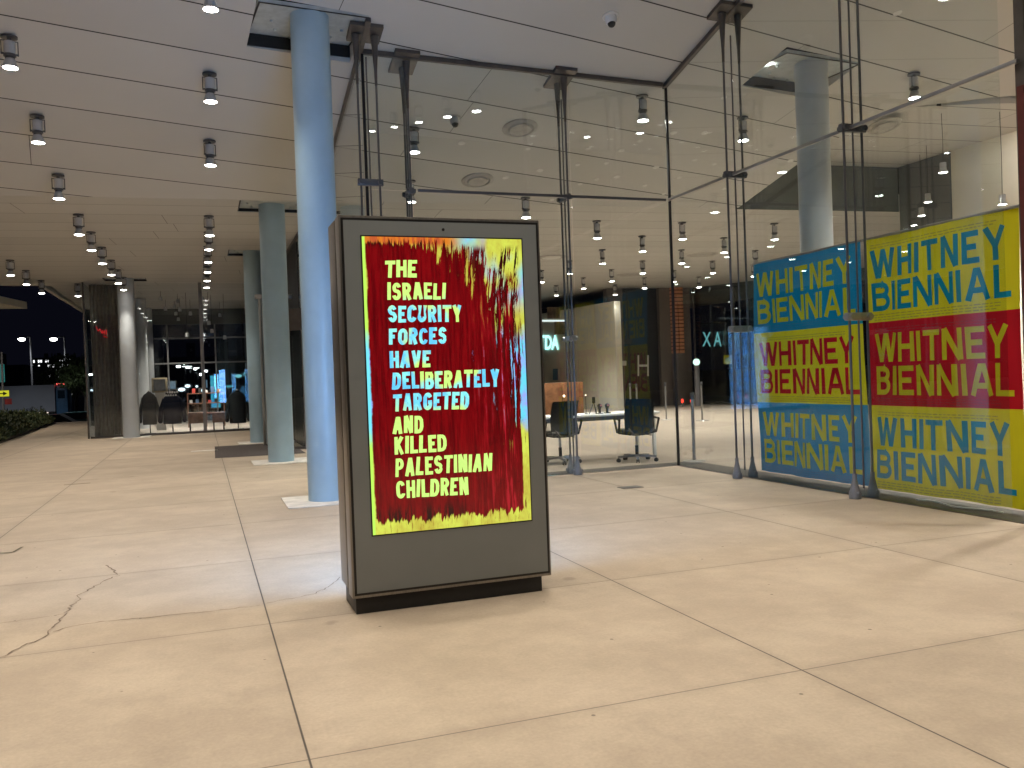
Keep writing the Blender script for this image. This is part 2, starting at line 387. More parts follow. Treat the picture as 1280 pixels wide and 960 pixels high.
c2 = MB().prism(loop2, (0, 0, .35)).build('flat_soffit', CEIL2, smooth=False); holes(c2, H2); struct(c2)
# higher lobby soffit with the dark fascia that closes it at the fold
l3 = [(10.33, 10.91, P3Z), (11.93, 10.3, P3Z), (13.95, 9.68, P3Z), (13.95, creaseY(13.95)-.02, P3Z), (10.06, creaseY(10.06)-.02, P3Z), (10.11, 12.63, P3Z)]
struct(MB().prism(l3, (0, 0, .2)).build('upper_lobby_soffit', CEIL3, smooth=False))
BX = [(10.05, creaseY(10.05)), (13.80, creaseY(13.80))]
b = MB().prism([(BX[0][0], BX[0][1]-.025, P2Z-.02), (BX[1][0], BX[1][1]-.025, P2Z-.02), (BX[1][0], BX[1][1]-.01, P2Z-.02), (BX[0][0], BX[0][1]-.01, P2Z-.02)], (0, 0, P3Z-P2Z+.015))
struct(b.build('soffit_fascia', BULK, smooth=False))
# white edge trim of the flat soffit over the street corner
struct(MB().box((-4.30, 28.66, P2Z-.06), (-4.19, 37.6, P2Z+.34)).build('soffit_edge_trim', WHITE))

# ------------------------------------------------------------------ lobby walls
o = tag(MB().box((13.82, 3, 0), (14.1, 12.85, P3Z-.003)).build('cream_wall', CREAM), 'tall cream plaster wall behind the yellow and red banner', 'wall')
o = tag(MB().box((13.80, 12.853, 0), (14.1, 14.16, P3Z-.003)).build('dark_wall', BULK), 'narrow dark grey wall return between the cream wall and the bulkhead', 'wall')
o = thing('panel_wall', (14.0, 28.4, 0), 'cream panelled wall behind the reception desk, with posters', 'wall')
pw = MB()
wp = [(14.25, 28.3), (13.30, 38.3)]
d = (Vector(wp[1])-Vector(wp[0]))
o.location = (0, 0, 0)
for i in range(7):
    a = Vector(wp[0])+d*(i/7+.001); c = Vector(wp[0])+d*((i+1)/7-.001)
    pw.prism([(a.x, a.y, 0), (a.x+.25, a.y, 0), (c.x+.25, c.y, 0), (c.x, c.y, 0)], (0, 0, 3.95))
pw.build('wall_panel', CREAM, o, smooth=False)
POSTER = simple('poster_print', (.33, .24, .18), .5, 0, .5, 2.5)
SIGNB = simple('blue_notice', (.12, .24, .33), .5)
q = lambda x, y, X: atX(x, y, X)
wn_ = Vector((d.y, -d.x, 0)).normalized()*-1
def wall_at(x, y, off=.03):      # point on the cream panel wall seen through photo point x, y
    q0 = Vector((wp[0][0], wp[0][1], 0))+wn_*off; dd = ray(x, y); return OC+dd*((q0-OC).dot(wn_)/dd.dot(wn_))
def card(name, mat, x0, y0, x1, y1, parent, X=13.9):
    P = [wall_at(x0, y1), wall_at(x1, y1), wall_at(x1, y0), wall_at(x0, y0)]
    return MB().prism(P, wn_*-.028).build(name, mat, parent, smooth=False)
ceilb = MB().box((9.5, 38.35, 0), (16.3, 38.6, P2Z-.003)).build('end_wall', TAUPE); tag(ceilb, 'brown end wall at the back left of the lobby', 'wall')
# dark slate wall with taupe return
o = thing('dark_wall', (0, 0, 0), 'large charcoal wall behind the reception chairs with a white script letter', 'wall')
MB().box((14.45, 29.3, 0), (15.10, 29.6, P2Z-.003)).build('taupe_panel', TAUPE, o)
MB().box((15.104, 29.28, 0), (16.55, 29.6, P2Z-.003)).build('slate_panel', SLATE, o)
for i, (x0, x1) in enumerate([(16.554, 17.0), (17.5, 17.9)]):
    MB().box((x0, 29.1, 0), (x1, 29.6, P2Z-.003)).build('taupe_panel', TAUPE, o)
wl = lambda u, v: atY(797+u*14, 470-v*26, 29.26)
text_obj('H', wl, WHITE, o, offset=-.01)
MB().prism([atY(778, 457, 29.26), atY(783, 457, 29.26), atY(783, 451, 29.26), atY(778, 451, 29.26)], (0, .01, 0)).build('notice', WHITE, o, smooth=False)
# slatted pier: lit orange timber blinds
SL = NT('orange_slats'); x, y, z = SL.sep(SL.geo())[:3]
ss = SL.ma('FRACT', SL.ma('MULTIPLY', z, 7.0)); SL.base(SL.mix(SL.ramp(ss, .70, .78), (.62, .27, .14), (.10, .04, .025))); SL.rough(.6)
o = thing('slatted_pier', (17.25, 29.0, 0), 'orange slatted timber pier between the charcoal wall and the dark glazing', 'pier'); o.location = (0, 0, 0)
SM = SL.m
MB().box((17.02, 28.9, 2.0), (17.24, 29.1, P2Z-.003)).build('slat_panel', SM, o); MB().box((17.27, 28.9, 2.0), (17.48, 29.1, P2Z-.003)).build('slat_panel', SM, o)
MB().box((17.002, 29.104, 0), (17.498, 29.5, P2Z-.003)).build('backing', TAUPE, o); MB().box((17.02, 28.9, 0), (17.48, 29.098, 1.99)).build('plinth', TAUPE, o)
# dark glazing on the far right of the lobby
ga, gb = Vector((18.0, 29.0, 0)), Vector((21.6, 21.0, 0)); gd = (gb-ga)
o = thing('lobby_glazing', (0, 0, 0), 'dark glazed end wall of the lobby reflecting cyan letters', 'window wall')
nrm = Vector((gd.y, -gd.x, 0)).normalized()
for i in range(5):
    a = ga+gd*(i/5)+gd.normalized()*.05; c = ga+gd*((i+1)/5)-gd.normalized()*.05
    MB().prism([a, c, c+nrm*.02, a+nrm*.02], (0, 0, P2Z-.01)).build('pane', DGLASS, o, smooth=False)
    p = ga+gd*(i/5); MB().tube(p, p+Vector((0, 0, P2Z-.005)), .045, seg=8).build('post', DARK, o)
for zz in (.06, 3.1):
    MB().tube(ga-nrm*.06+Vector((0, 0, zz)), gb-nrm*.06+Vector((0, 0, zz)), .04, seg=8).build('transom', DARK, o)
struct(MB().box((15, 36, -.5), (60, 60, -.3)).build('back_street', ASPH))

def face_at(x, y):    # point on the dark glazing seen through photo point x, y
    d = ray(x, y); t = ((ga-nrm*.10)-OC).dot(nrm)/d.dot(nrm); return OC+d*t
CY = glow('cyan_letter_reflection', (.35, .95, 1.0), 1.1)
CYW = glow('bright_letter_reflection', (.45, .98, 1.0), 2.2)
o = thing('reflected_letters', (0, 0, 0), 'cyan letter reflection built as glowing text at the dark glazing near the banners', 'sign')  # mirrored lettering, its reflection built as glowing text
text_obj('XA', lambda u, v: face_at(878+u*24, 433-v*18), CY, o, offset=.01, space=1.5)
o = thing('reflected_letters', (0, 0, 0), 'bright cyan letter reflection built as glowing text beside the grey digital kiosk, on the cream wall', 'sign')  # another letter reflection, set on the wall as glowing text
text_obj('TDA', lambda u, v: wall_at(673+u*25, 437-v*18, .05), CYW, o, offset=.02)
YEL = glow('yellow_sign', (.75, .55, .02), .5)
o = thing('yellow_sign', (0, 0, 0), 'small yellow warning sign with black bars beyond the dark glazing', 'sign')
o_ = MB().prism([face_at(905, 455), face_at(918, 455), face_at(918, 444), face_at(905, 444)], (0, .02, 0)).build('board', YEL, o, smooth=False)
yb = MB()
for k in range(5): yb.prism([face_at(906.5+k*2.2, 452), face_at(907.7+k*2.2, 452), face_at(907.7+k*2.2, 447), face_at(906.5+k*2.2, 447)], (0, -.015, 0))
yb.build('bar_mark', BLACK, o, smooth=False)
LG = glow('lantern_glow', (.7, 1, .85), 1.8)
o = thing('wall_lantern', (0, 0, 0), 'round pale green lantern seen through the dark glazing', 'lamp')
pp = face_at(893, 452)+nrm*1.2; MB().ball(pp, .13).build('globe', LG, o); MB().tube((pp.x, pp.y, 0), (pp.x, pp.y, pp.z-.12), .10, seg=10).build('post', GREY, o)
RED = glow('red_lamp', (1, .04, .02), 3)
for i, (x, y, nm) in enumerate([(891, 498, 'left'), (902, 498, 'right')]):
    t = face_at(x, y)+nrm*2
    o = thing('tail_light', (0, 0, 0), f'small red tail light glowing behind the glazing, {nm} of a pair', 'lamp')
    MB().ball(t, .05, (1, 1, 1.6), 10).build('lens', RED, o)
    MB().tube((t.x, t.y, 0), (t.x, t.y, t.z-.08), .02, seg=8).build('stem', BLACK, o)

# ------------------------------------------------------------------ columns
def column(X, Y, top, label, mat=COLUMN, hole=None, r=.225, base=True, rz=0):
    o = thing('round_column', (X, Y, 0), label, 'column', 'round columns')
    MB().tube((0, 0, .004), (0, 0, top), r, seg=64).build('shaft', mat, o)
    if base: MB().box((-.50, -.48, 0), (.50, .48, .012), .004).build('base_plate', STONE, o)
    if hole:
        (a, b, rot) = hole; cx, cyy = (a[0]+b[0])/2-X, (a[1]+b[1])/2-Y; hx, hy = (b[0]-a[0])/2-.004, (b[1]-a[1])/2-.004
        M = Matrix.Translation((cx, cyy, 0)) @ Matrix.Rotation(rot, 4, 'Z')
        hp = MB(); hp.box((-hx, -hy, top-.02), (hx, hy, top+.02), M=M)
        for i in range(10):
            an = i/10*math.pi*2
            if math.sin(an) < -.3: continue
            hp.tube(M @ Vector((.42*math.cos(an), .42*math.sin(an), top-.02)), M @ Vector((.42*math.cos(an), .42*math.sin(an), top-.045)), .018, seg=8)
        hp.build('head_plate', PLATE, o)
        l = MB(); zb = top-.30
        for q0, q1 in (((-hx, hy-.02), (hx, hy)), ((-hx, -hy), (hx, -hy+.02)), ((-hx, -hy+.02), (-hx+.02, hy-.02)), ((hx-.02, -hy+.02), (hx, hy-.02))):
            zz = [ceilz(X+(M @ Vector((qq[0], qq[1], 0))).x, Y+(M @ Vector((qq[0], qq[1], 0))).y) for qq in (q0, q1)]
            l.box((q0[0], q0[1], min(top-.03, max(zz)+.006)), (q1[0], q1[1], top-.022), M=M)
        l.build('recess_shade_liner', BLACK, o, smooth=False)  # black liner carries the shade inside the recess
    return o
column(1.36, 10.35, 5.715, 'nearest pale blue round column, just behind the digital kiosk', hole=HOLE1)
column(1.30, 15.93, 4.60, 'grey round column second from the kiosk, beside the dark floor mat', hole=H2[0])
column(1.28, 21.55, 4.60, 'grey round column behind the dark mat with the steel door beside it', hole=H2[1])
column(-1.93, 27.02, 4.60, 'pale round column at the corner of the shop glass', PALECOL, hole=H2[2])
column(-1.93, 32.6, P2Z-.003, 'pale round column inside the shop, first behind the corner one', PALECOL, base=False)
column(-1.93, 36.6, P2Z-.003, 'pale round column inside the shop, farthest from the plaza', PALECOL, base=False)
column(8.28, 10.05, 5.66, 'pale round column inside the lobby rising behind the banners', PALECOL, hole=HOLE4, base=False)

# ------------------------------------------------------------------ glass facades
G1Y, G2X, G3X = 10.83, 6.385, 2.03
TRZ, CLZ = 3.80, 1.87
def pane(name, a, b, z0, z1, label, mat=GLASS, th=.012):
    a, b = Vector((*a, 0)), Vector((*b, 0)); u = (b-a).normalized(); n = Vector((-u.y, u.x, 0))*th
    a = a+u*.006; b = b-u*.006
    za, zb = z1 if isinstance(z1, tuple) else (z1, z1)
    bm = MB(); vs = [(a.x, a.y, z0), (b.x, b.y, z0), (b.x, b.y, zb), (a.x, a.y, za)]
    bm.prism(vs, n); o = bm.build(name, mat, smooth=False); return tag(o, label, 'glass pane')
def pz(X, Y): return (p1z(X, Y) if Y < creaseY(X) else P2Z)-.03
bays1 = [(2.06, 2.64), (2.64, 4.86), (4.86, 6.37)]; nm1 = ['narrow left bay beside the tall blue column', 'middle bay behind the kiosk', 'right bay in front of the reception chair']
for (a, b), nm in zip(bays1, nm1):
    pane('glass_pane', (a, G1Y), (b, G1Y), .02, TRZ-.006, f'clear lower glass pane of the lobby front, {nm}')
    pane('glass_pane', (a, G1Y), (b, G1Y), TRZ+.006, (pz(a, G1Y), pz(b, G1Y)), f'clear upper glass pane of the lobby front, {nm}')
bays2 = [(10.82, 9.22), (9.22, 7.15), (7.15, 5.42)]; nm2 = ['between the glass corner and the first cable post', 'in front of the blue banner', 'in front of the yellow and red banner']
for (a, b), nm in zip(bays2, nm2):
    pane('glass_pane', (G2X, a), (G2X, b), .02, TRZ-.006, f'clear lower banner side pane {nm}')
    pane('glass_pane', (G2X, a), (G2X, b), TRZ+.006, (pz(G2X, a), pz(G2X, b)), f'clear upper banner side pane {nm}')
bays3 = [(10.84, 13.2), (13.2, 15.25), (15.25, 18.6)]; nm3 = ['nearest the blue column', 'above the fold of the soffit', 'behind the second column']
for (a, b), nm in zip(bays3, nm3):
    pane('glass_pane', (G3X, a), (G3X, b), .02, (pz(G3X, a), pz(G3X, b)), f'tall glass pane running back from the plaza, {nm}')
# head channels and transoms
def bar(name, a, b, w, h, mat, label, cat='metal bar'):
    a, b = Vector(a), Vector(b); d = b-a; L = d.length
    M = Matrix.Translation(a) @ d.to_track_quat('X', 'Z').to_matrix().to_4x4()
    return tag(MB().box((0, -w/2, -h/2), (L, w/2, h/2), .004, M).build(name, mat), label, cat)
C1 = lambda X, Y, dz=-.03: (X, Y, p1z(X, Y)+dz)
bar('head_channel', C1(2.06, G1Y), C1(6.33, G1Y), .06, .06, DARK, 'dark metal head channel along the top of the lobby front glass')
bar('head_channel', C1(G2X, 10.88), C1(G2X, 5.2), .06, .06, DARK, 'dark metal head channel along the top of the glass before the banners')
bar('head_channel', C1(G3X, 10.2), C1(G3X, creaseY(G3X)-.06), .06, .06, DARK, 'dark metal head channel on the sloped soffit beside the blue column')
bar('head_channel', (G3X, creaseY(G3X), P2Z-.04), (G3X, 25.5, P2Z-.04), .07, .07, DARK, 'dark metal head channel running back along the flat soffit')
bar('transom_bar', (2.7, G1Y-.04, TRZ), (6.3, G1Y-.04, TRZ), .032, .036, GUN, 'thin grey transom rail across the lobby front glass')
bar('transom_bar', (G2X-.05, 10.78, TRZ), (G2X-.05, 5.2, TRZ), .032, .036, STEEL, 'pale steel transom rail across the glass above the banners')
bar('corner_joint', (G2X-.005, G1Y-.012, .02), (G2X-.005, G1Y-.012, p1z(G2X, G1Y)-.07), .035, .03, BLACK, 'black vertical joint at the inner glass corner', 'glass joint')
bar('corner_joint', (2.05, G1Y-.02, .02), (2.05, G1Y-.02, p1z(2.05, G1Y)-.07), .04, .035, BLACK, 'black vertical joint at the outer glass corner beside the blue column', 'glass joint')

def cable_post(X, Y, n, label, rods=3, low=0.0, bl=.46):
    """truss of three thin rods; n = direction normal to the glass"""
    o = thing('cable_post', (X, Y, 0), label, 'cable post', 'cable posts carrying the glass')
    n = Vector((*n, 0)); t = Vector((-n.y, n.x, 0)); zt = p1z(X, Y)-low
    offs = [(-.115, 'o'), (.0, 'm'), (.115, 'i')]
    for k, (d, _) in enumerate(offs):
        c = n*d; ztop = zt-.02
        r = .0135 if k != 1 else .010
        MB().tube(c+Vector((0, 0, .10)), c+Vector((0, 0, ztop-.30)), r, seg=12).build('rod', GUN, o)
    for k in (0, 2):
        c = n*offs[k][0]
        f = MB(); f.lathe([(.034, 0), (.06, .004), (.062, .05), (.045, .10), (.024, .20), (.022, .26)], c, 16)
        f.tube(c+t*-.07+Vector((0, 0, .06)), c+t*.07+Vector((0, 0, .06)), .022, seg=10)
        f.build('foot', GREY, o)
        f = MB(); z0 = zt-.06
        f.lathe([(.016, z0-.60), (.020, z0-.42), (.040, z0-.12), (.052, z0)], c, 12, (1, 1))
        f.build('head_socket', DARK, o)
    for zz, mat in ((CLZ, STEEL), (TRZ, GUN)):
        cl = MB(); M = Matrix.Rotation(math.atan2(n.y, n.x), 4, 'Z')
        cl.box((-.155, -.03, zz-.04), (.155, .03, zz+.04), .008, M)
        for d in (-.115, .115): cl.tube(n*d-t*.06+Vector((0, 0, zz)), n*d+t*.06+Vector((0, 0, zz)), .030, seg=14)
        cl.build('clamp', mat, o)
    M = Matrix.Rotation(math.atan2(n.y, n.x), 4, 'Z')
    pl = MB()
    cs = [M @ Vector((sx*bl/2, sy*.20, 0)) for sx, sy in ((-1, -.8), (1, -.8), (1, .8), (-1, .8))]
    pl.prism([(c.x, c.y, p1z(X+c.x, Y+c.y)-.05) for c in cs], (0, 0, .045)); pl.build('head_plate', DARK, o, smooth=False)
    return o
cable_post(4.80, 10.93, (0, -1), 'cable post of three thin rods in front of the reception desk')
cable_post(2.62, 10.95, (0, -1), 'cable post rising just right of the black glass corner joint')
cable_post(6.385, 9.22, (-1, 0), 'cable post between the glass corner and the blue banner')
cable_post(6.385, 7.15, (-1, 0), 'cable post between the blue banner and the yellow banner')
cable_post(2.03, 10.46, (-1, 0), 'cable post beside the blue column, nearest it', bl=.4)
o = thing('door_jamb', (6.40, 5.27, 0), 'dark door jamb with a red strip at the right edge of the glass', 'door frame')
MB().box((-.03, -.10, 0), (.03, -.01, p1z(6.4, 5.3)-.03), .006).build('frame', DARK, o); MB().box((-.045, -.095, .9), (-.033, -.035, 3.6)).build('red_strip', simple('red_strip', (.11, .02, .018), .5), o)
# dark grille strip inside the glass
GR = NT('floor_grille'); x, y, z = GR.sep(GR.geo())[:3]
GR.base(GR.mix(GR.ramp(GR.ma('FRACT', GR.ma('MULTIPLY', y, 45.0)), .45, .55), (.014, .012, .011), (.035, .03, .026))); GR.rough(.5)
struct(MB().quad((6.415, -4, .0085), (6.90, -4, .0085), (6.90, 11.3, .0085), (6.415, 11.3, .0085)).build('entrance_grille_strip', GR.m, smooth=False))
struct(MB().quad((2.1, 10.91, .0085), (6.41, 10.91, .0085), (6.41, 11.3, .0085), (2.1, 11.3, .0085)).build('front_grille_strip', GR.m, smooth=False))

# ------------------------------------------------------------------ banners
BLU = (.004, .33, .60); YLW = (.84, .78, .03); REDC = (.64, .012, .03)
def cloth(name, c):
    M = NT(name); p = M.geo(); n = M.noise(p, 3, 3, .5, (1, 4, .6)); f = M.ma('ADD', .86, M.ma('MULTIPLY', n, .28))
    M.base(M.mix(1.0, c, M.comb(f, f, f), 'MULTIPLY')); M.rough(.75); M.b.inputs['Specular IOR Level'].default_value = .2
    wv = M.noise(p, 240, 1); M.bump(wv, .1, .002)
    tl_ = M.n('ShaderNodeBsdfTranslucent', {0: (*[min(1, q_*1.1) for q_ in c], 1)}); mx = M.n('ShaderNodeMixShader', {0: .20, 1: M.b.outputs[0], 2: tl_.outputs[0]})
    M.t.links.new(mx.outputs[0], M.o.inputs[0]); return M.m
CB, CYL, CR = cloth('blue_cloth', BLU), cloth('yellow_cloth', YLW), cloth('red_cloth', REDC)
PRN = {CB: simple('print_on_blue', (.03, .26, .50), .8), CYL: simple('print_on_yellow', (.50, .47, .06), .8), CR: simple('print_on_red', (.46, .03, .05), .8)}
BX0 = 6.76
def wob(Y, z): return BX0+.018*math.sin(Y*4.3+z*1.1)+.011*math.sin(Y*10+z*2.1+1)*(.5+.35*(2.7-z))+.006*math.sin(Y*23-z*3.0)
def banner(ya, yb, cols, label, zb=.05, zt=2.70):
    o = thing('fabric_banner', (BX0, (ya+yb)/2, 0), label, 'banner', 'banners hanging behind the glass')
    o.location = (0, 0, 0)
    bm = MB(); NY, NZ = 40, 18; h = (zt-zb)/3
    for k, (cb, ct) in enumerate(cols):
        bm.mat(cb); z1 = zt-k*h; z0 = z1-h
        V = [[bm.bm.verts.new((wob(ya+(yb-ya)*i/NY, z0+(z1-z0)*j/NZ)+dx, ya+(yb-ya)*i/NY, z0+(z1-z0)*j/NZ)) for i in range(NY+1)] for dx in (0,) for j in range(NZ+1)]
        for j in range(NZ):
            for i in range(NY):
                f = bm.bm.faces.new((V[j][i], V[j][i+1], V[j+1][i+1], V[j+1][i])); f.material_index = bm.k
    bmesh.ops.remove_doubles(bm.bm, verts=bm.bm.verts, dist=1e-4)
    bmesh.ops.solidify(bm.bm, geom=bm.bm.faces[:], thickness=-.003)
    c = bm.build('cloth', None, o)
    for k, (cb, ct) in enumerate(cols):
        z1 = zt-k*h; z0 = z1-h; W = yb-ya
        for txt, f0, f1, x0, x1 in (('WHITNEY', .52, .86, .045, .93), ('BIENNIAL', .13, .47, .045, .955)):
            Wt = abs(W)*(x1-x0); Ht = h*(f1-f0)
            def fn(u, v, l, x0=x0, x1=x1, f0=f0, f1=f1, z0=z0, W=W):
                Yv = ya+W*(x0+(x1-x0)*u); zv = z0+h*(f0+(f1-f0)*v)
                return (wob(Yv, zv)-.006-.0004*l, Yv, zv)
            ribbon_text(txt, Wt, Ht, .054, .034, fn, ct, o, step=.05)
        for (fa, n_) in ((.885, 2), (.02, 3)):
            fp = MB(); rr = random.Random(k*7+n_)
            for r_ in range(n_):
                zz = z0+h*(fa+.030*r_); u_ = .05
                while u_ < .86:
                    L_ = rr.uniform(.012, .04)
                    ys_ = [ya+W*(u_+L_*i/3) for i in range(4)]
                    for y0_, y1_ in zip(ys_, ys_[1:]): fp.quad((wob(y0_, zz)-.0045, y0_, zz), (wob(y1_, zz)-.0045, y1_, zz), (wob(y1_, zz+.010)-.0045, y1_, zz+.010), (wob(y0_, zz+.010)-.0045, y0_, zz+.010))
                    u_ += L_+.008
            fp.build('fine_print', PRN[cb], o, smooth=False)
    hb = MB(); hb.tube((BX0+.004, ya-.02 if ya < yb else ya+.02, zt+.012), (BX0+.004, yb+.02 if ya < yb else yb-.02, zt+.012), .014, seg=12); hb.build('top_rod', STEEL, o)
    return o
banner(9.42, 7.50, [(CB, CYL), (CYL, CR), (CB, CYL)], 'banner with blue, yellow and blue blocks behind the glass')
banner(7.44, 5.60, [(CYL, CB), (CR, CYL), (CYL, CB)], 'banner with yellow, red and yellow blocks at the right edge')

# ------------------------------------------------------------------ digital kiosk
KX0, KX1, KY = .800, 2.078, 5.153
kiosk = thing('digital_kiosk', ((KX0+KX1)/2, 5.37, 0), 'freestanding grey digital kiosk with a painted red text screen on the plaza', 'kiosk')
K0 = kiosk.location
def kb(mb, name, mat=None, par=kiosk, **kw):
    o = mb.build(name, mat, par, **kw); o.matrix_parent_inverse = Matrix.Translation(-Vector(par.location)) if par is kiosk else Matrix.Identity(4); return o
BRONZE = NT('brushed_bronze_steel'); pz_ = BRONZE.geo()
bn = BRONZE.noise(pz_, 2.0, 3, .5, (60, 60, .6)); BRONZE.base(BRONZE.mix(bn, (.17, .155, .14), (.33, .305, .28))); BRONZE.rough(.36); BRONZE.b.inputs['Metallic'].default_value = .85
FACE = simple('kiosk_grey_face', (.205, .222, .232), .34, 0, .03, 2, .4, .12)
body = MB(); body.mat(BRONZE.m)
body.box((KX0, KY+.002, .10), (KX1, 5.295, 2.385), .006)
body.box((KX0, 5.335, .125), (KX1, 5.585, 2.385), .006)
body.mat(BLACK); body.box((KX0+.02, 5.296, .11), (KX1-.02, 5.334, 2.37))
kb(body, 'cabinet')
kb(MB().box((KX0+.022, 5.18, 0), (KX1-.058, 5.56, .099), .004), 'plinth', BLACK)
gk = MB().box((KX0+.012, KY-.004, .118), (KX1-.012, KY+.001, 2.368)); kb(gk, 'gasket', BLACK)
kb(MB().box((KX0+.026, KY-.008, .132), (KX1-.026, KY-.0045, 2.354), .002), 'face_panel', FACE)
c_ = atY(554, 287, KY-.01); kb(MB().tube((c_.x, KY-.011, c_.z), (c_.x, KY-.007, c_.z), .009, seg=16), 'camera_lens', BLACK)
SX0, SX1, SZ0, SZ1 = .932, 1.948, .472, 2.258
kb(MB().box((SX0-.008, KY-.010, SZ0-.008), (SX1+.008, KY-.0085, SZ1+.008)), 'screen_frame', BLACK)
# painted picture on the screen
PS = NT('painted_screen'); uv = PS.uv(); u, v, _z = PS.sep(uv)[:3]
nA = PS.noise(uv, 5, 6, .65); nB = PS.noise(uv, 3, 6, .7, (14, 1.6, 1)); nC = PS.noise(uv, 3, 5, .7, (26, 3, 1)); nD = PS.noise(uv, 11, 6, .7); nE = PS.noise(uv, 2.2, 3, .5)
suv = PS.comb(PS.ma('SUBTRACT', u, PS.ma('MULTIPLY', v, .16)), v)
nS = PS.noise(suv, 3, 6, .68, (9, 1.1, 1)); nT = PS.noise(PS.comb(PS.ma('ADD', u, 3.3), v), 3, 6, .7, (8, 1.0, 1))
yel = PS.mix(PS.ramp(nA, .35, .65), (.70, .80, .10), (.52, .42, .05))
cyan = PS.mix(PS.ramp(nD, .4, .6), (.16, .75, .95), (.35, .40, .95))
vb = PS.ma('ADD', v, PS.ma('MULTIPLY', PS.ma('SUBTRACT', nA, .5), .25))
band = PS.ma('MULTIPLY', PS.ramp(vb, .30, .38), PS.ma('SUBTRACT', 1.0, PS.ramp(vb, .62, .70)))
topb = PS.ma('MULTIPLY', PS.ramp(nE, .50, .58), PS.ramp(v, .72, .85))
band = PS.ma('MAXIMUM', band, PS.ma('MULTIPLY', topb, PS.ramp(u, .5, .7)))
under = PS.mix(band, yel, cyan)
orange = PS.mix(PS.ramp(nB, .4, .6), (.75, .22, .02), (.55, .10, .03))
under = PS.mix(PS.ma('MULTIPLY', PS.ramp(v, .955, .985), PS.ma('SUBTRACT', 1.0, PS.ramp(u, .5, .65))), under, orange)
rag = PS.ma('MULTIPLY', PS.ma('SUBTRACT', nA, .5), .07); ragv = PS.ma('MULTIPLY', PS.ma('SUBTRACT', nS, .5), .13)
eL = PS.ramp(PS.ma('ADD', u, rag), .016, .026)
thr = PS.ma('SUBTRACT', .968, PS.ma('MULTIPLY', PS.ramp(v, .60, 1.0), .07))
eR = PS.ma('SUBTRACT', 1.0, PS.ramp(PS.ma('ADD', u, PS.ma('MULTIPLY', PS.ma('SUBTRACT', nB, .5), PS.ma('ADD', .10, PS.ma('MULTIPLY', v, .30)))), PS.ma('SUBTRACT', thr, .01), thr))
eB = PS.ramp(PS.ma('ADD', v, ragv), .036, .041)
tt = PS.ma('SUBTRACT', .985, PS.ma('MULTIPLY', PS.ramp(u, .45, .95), .085))
eT = PS.ma('SUBTRACT', 1.0, PS.ramp(PS.ma('ADD', v, PS.ma('MULTIPLY', PS.ma('SUBTRACT', nC, .5), PS.ma('ADD', .05, PS.ma('MULTIPLY', u, .34)))), PS.ma('SUBTRACT', tt, .008), tt))
red = PS.ma('MULTIPLY', PS.ma('MULTIPLY', eL, eR), PS.ma('MULTIPLY', eB, eT))
zone = PS.ma('MULTIPLY', PS.ramp(u, .38, .85), PS.ramp(PS.ma('ADD', v, PS.ma('MULTIPLY', u, .25)), .92, 1.18))
strk = PS.ma('MULTIPLY', PS.ramp(PS.ma('ADD', nS, PS.ma('MULTIPLY', PS.ma('SUBTRACT', zone, .5), .20)), .495, .515), PS.ma('GREATER_THAN', zone, .02))
red = PS.ma('MULTIPLY', red, PS.ma('SUBTRACT', 1.0, strk))
side = PS.ma('MULTIPLY', PS.ramp(u, .70, .90), PS.ramp(v, .22, .40))
stk2 = PS.ma('MULTIPLY', PS.ramp(PS.ma('ADD', nT, PS.ma('MULTIPLY', PS.ma('SUBTRACT', u, .9), .35)), .575, .595), side)
red = PS.ma('MULTIPLY', red, PS.ma('SUBTRACT', 1.0, stk2))
nU = PS.noise(PS.comb(PS.ma('ADD', PS.ma('SUBTRACT', u, PS.ma('MULTIPLY', v, .22)), 7.7), v), 3, 6, .7, (7.5, 1.2, 1))
corner = PS.ma('MULTIPLY', PS.ma('MULTIPLY', PS.ramp(u, .5, .7), PS.ramp(v, .6, .75)), PS.ma('SUBTRACT', 1.0, PS.ramp(PS.ma('MAXIMUM', u, v), .955, .985)))
red = PS.ma('MAXIMUM', red, PS.ma('MULTIPLY', PS.ramp(nU, .50, .515), corner))
# scratches that show the ground through the paint, upper right
sc = PS.ma('MULTIPLY', PS.ramp(nB, .60, .66), PS.ma('MULTIPLY', PS.ramp(u, .62, .95), PS.ramp(v, .30, .60)))
red = PS.ma('MULTIPLY', red, PS.ma('SUBTRACT', 1.0, sc))
sp2 = PS.ma('MULTIPLY', PS.ramp(nD, .66, .70), PS.ma('MULTIPLY', PS.ramp(u, .55, .85), PS.ramp(v, .35, .6)))
red = PS.ma('MULTIPLY', red, PS.ma('SUBTRACT', 1.0, sp2))
redc = PS.mix(PS.ramp(nB, .36, .64), (.105, .0004, .002), (.225, .002, .004)); redc = PS.mix(PS.ma('MULTIPLY', PS.ramp(nD, .58, .66), .5), redc, (.07, .001, .002))
redc = PS.mix(PS.ma('MULTIPLY', PS.ramp(nB, .52, .62), PS.ramp(u, .6, .9)), redc, (.42, .01, .02))
dk = PS.ma('MULTIPLY', PS.ramp(nT, .48, .52), PS.ma('MAXIMUM', PS.ma('MAXIMUM', zone, PS.ma('MULTIPLY', side, .8)), PS.ma('MAXIMUM', PS.ramp(v, .955, .985), PS.ma('MULTIPLY', PS.ma('SUBTRACT', 1.0, PS.ramp(v, .05, .11)), PS.ma('SUBTRACT', 1.0, PS.ramp(u, .45, .7))))))
redc = PS.mix(dk, redc, (.02, .004, .003))
dl = PS.ma('MULTIPLY', PS.ramp(nC, .57, .62), PS.ma('SUBTRACT', 1.0, PS.ramp(v, .0, .1)))
under = PS.mix(PS.ma('MULTIPLY', dl, .8), under, (.25, .05, .01))
pic = PS.mix(red, under, redc)
gl_ = PS.ma('SUBTRACT', 1.0, PS.ramp(u, .012, .022))
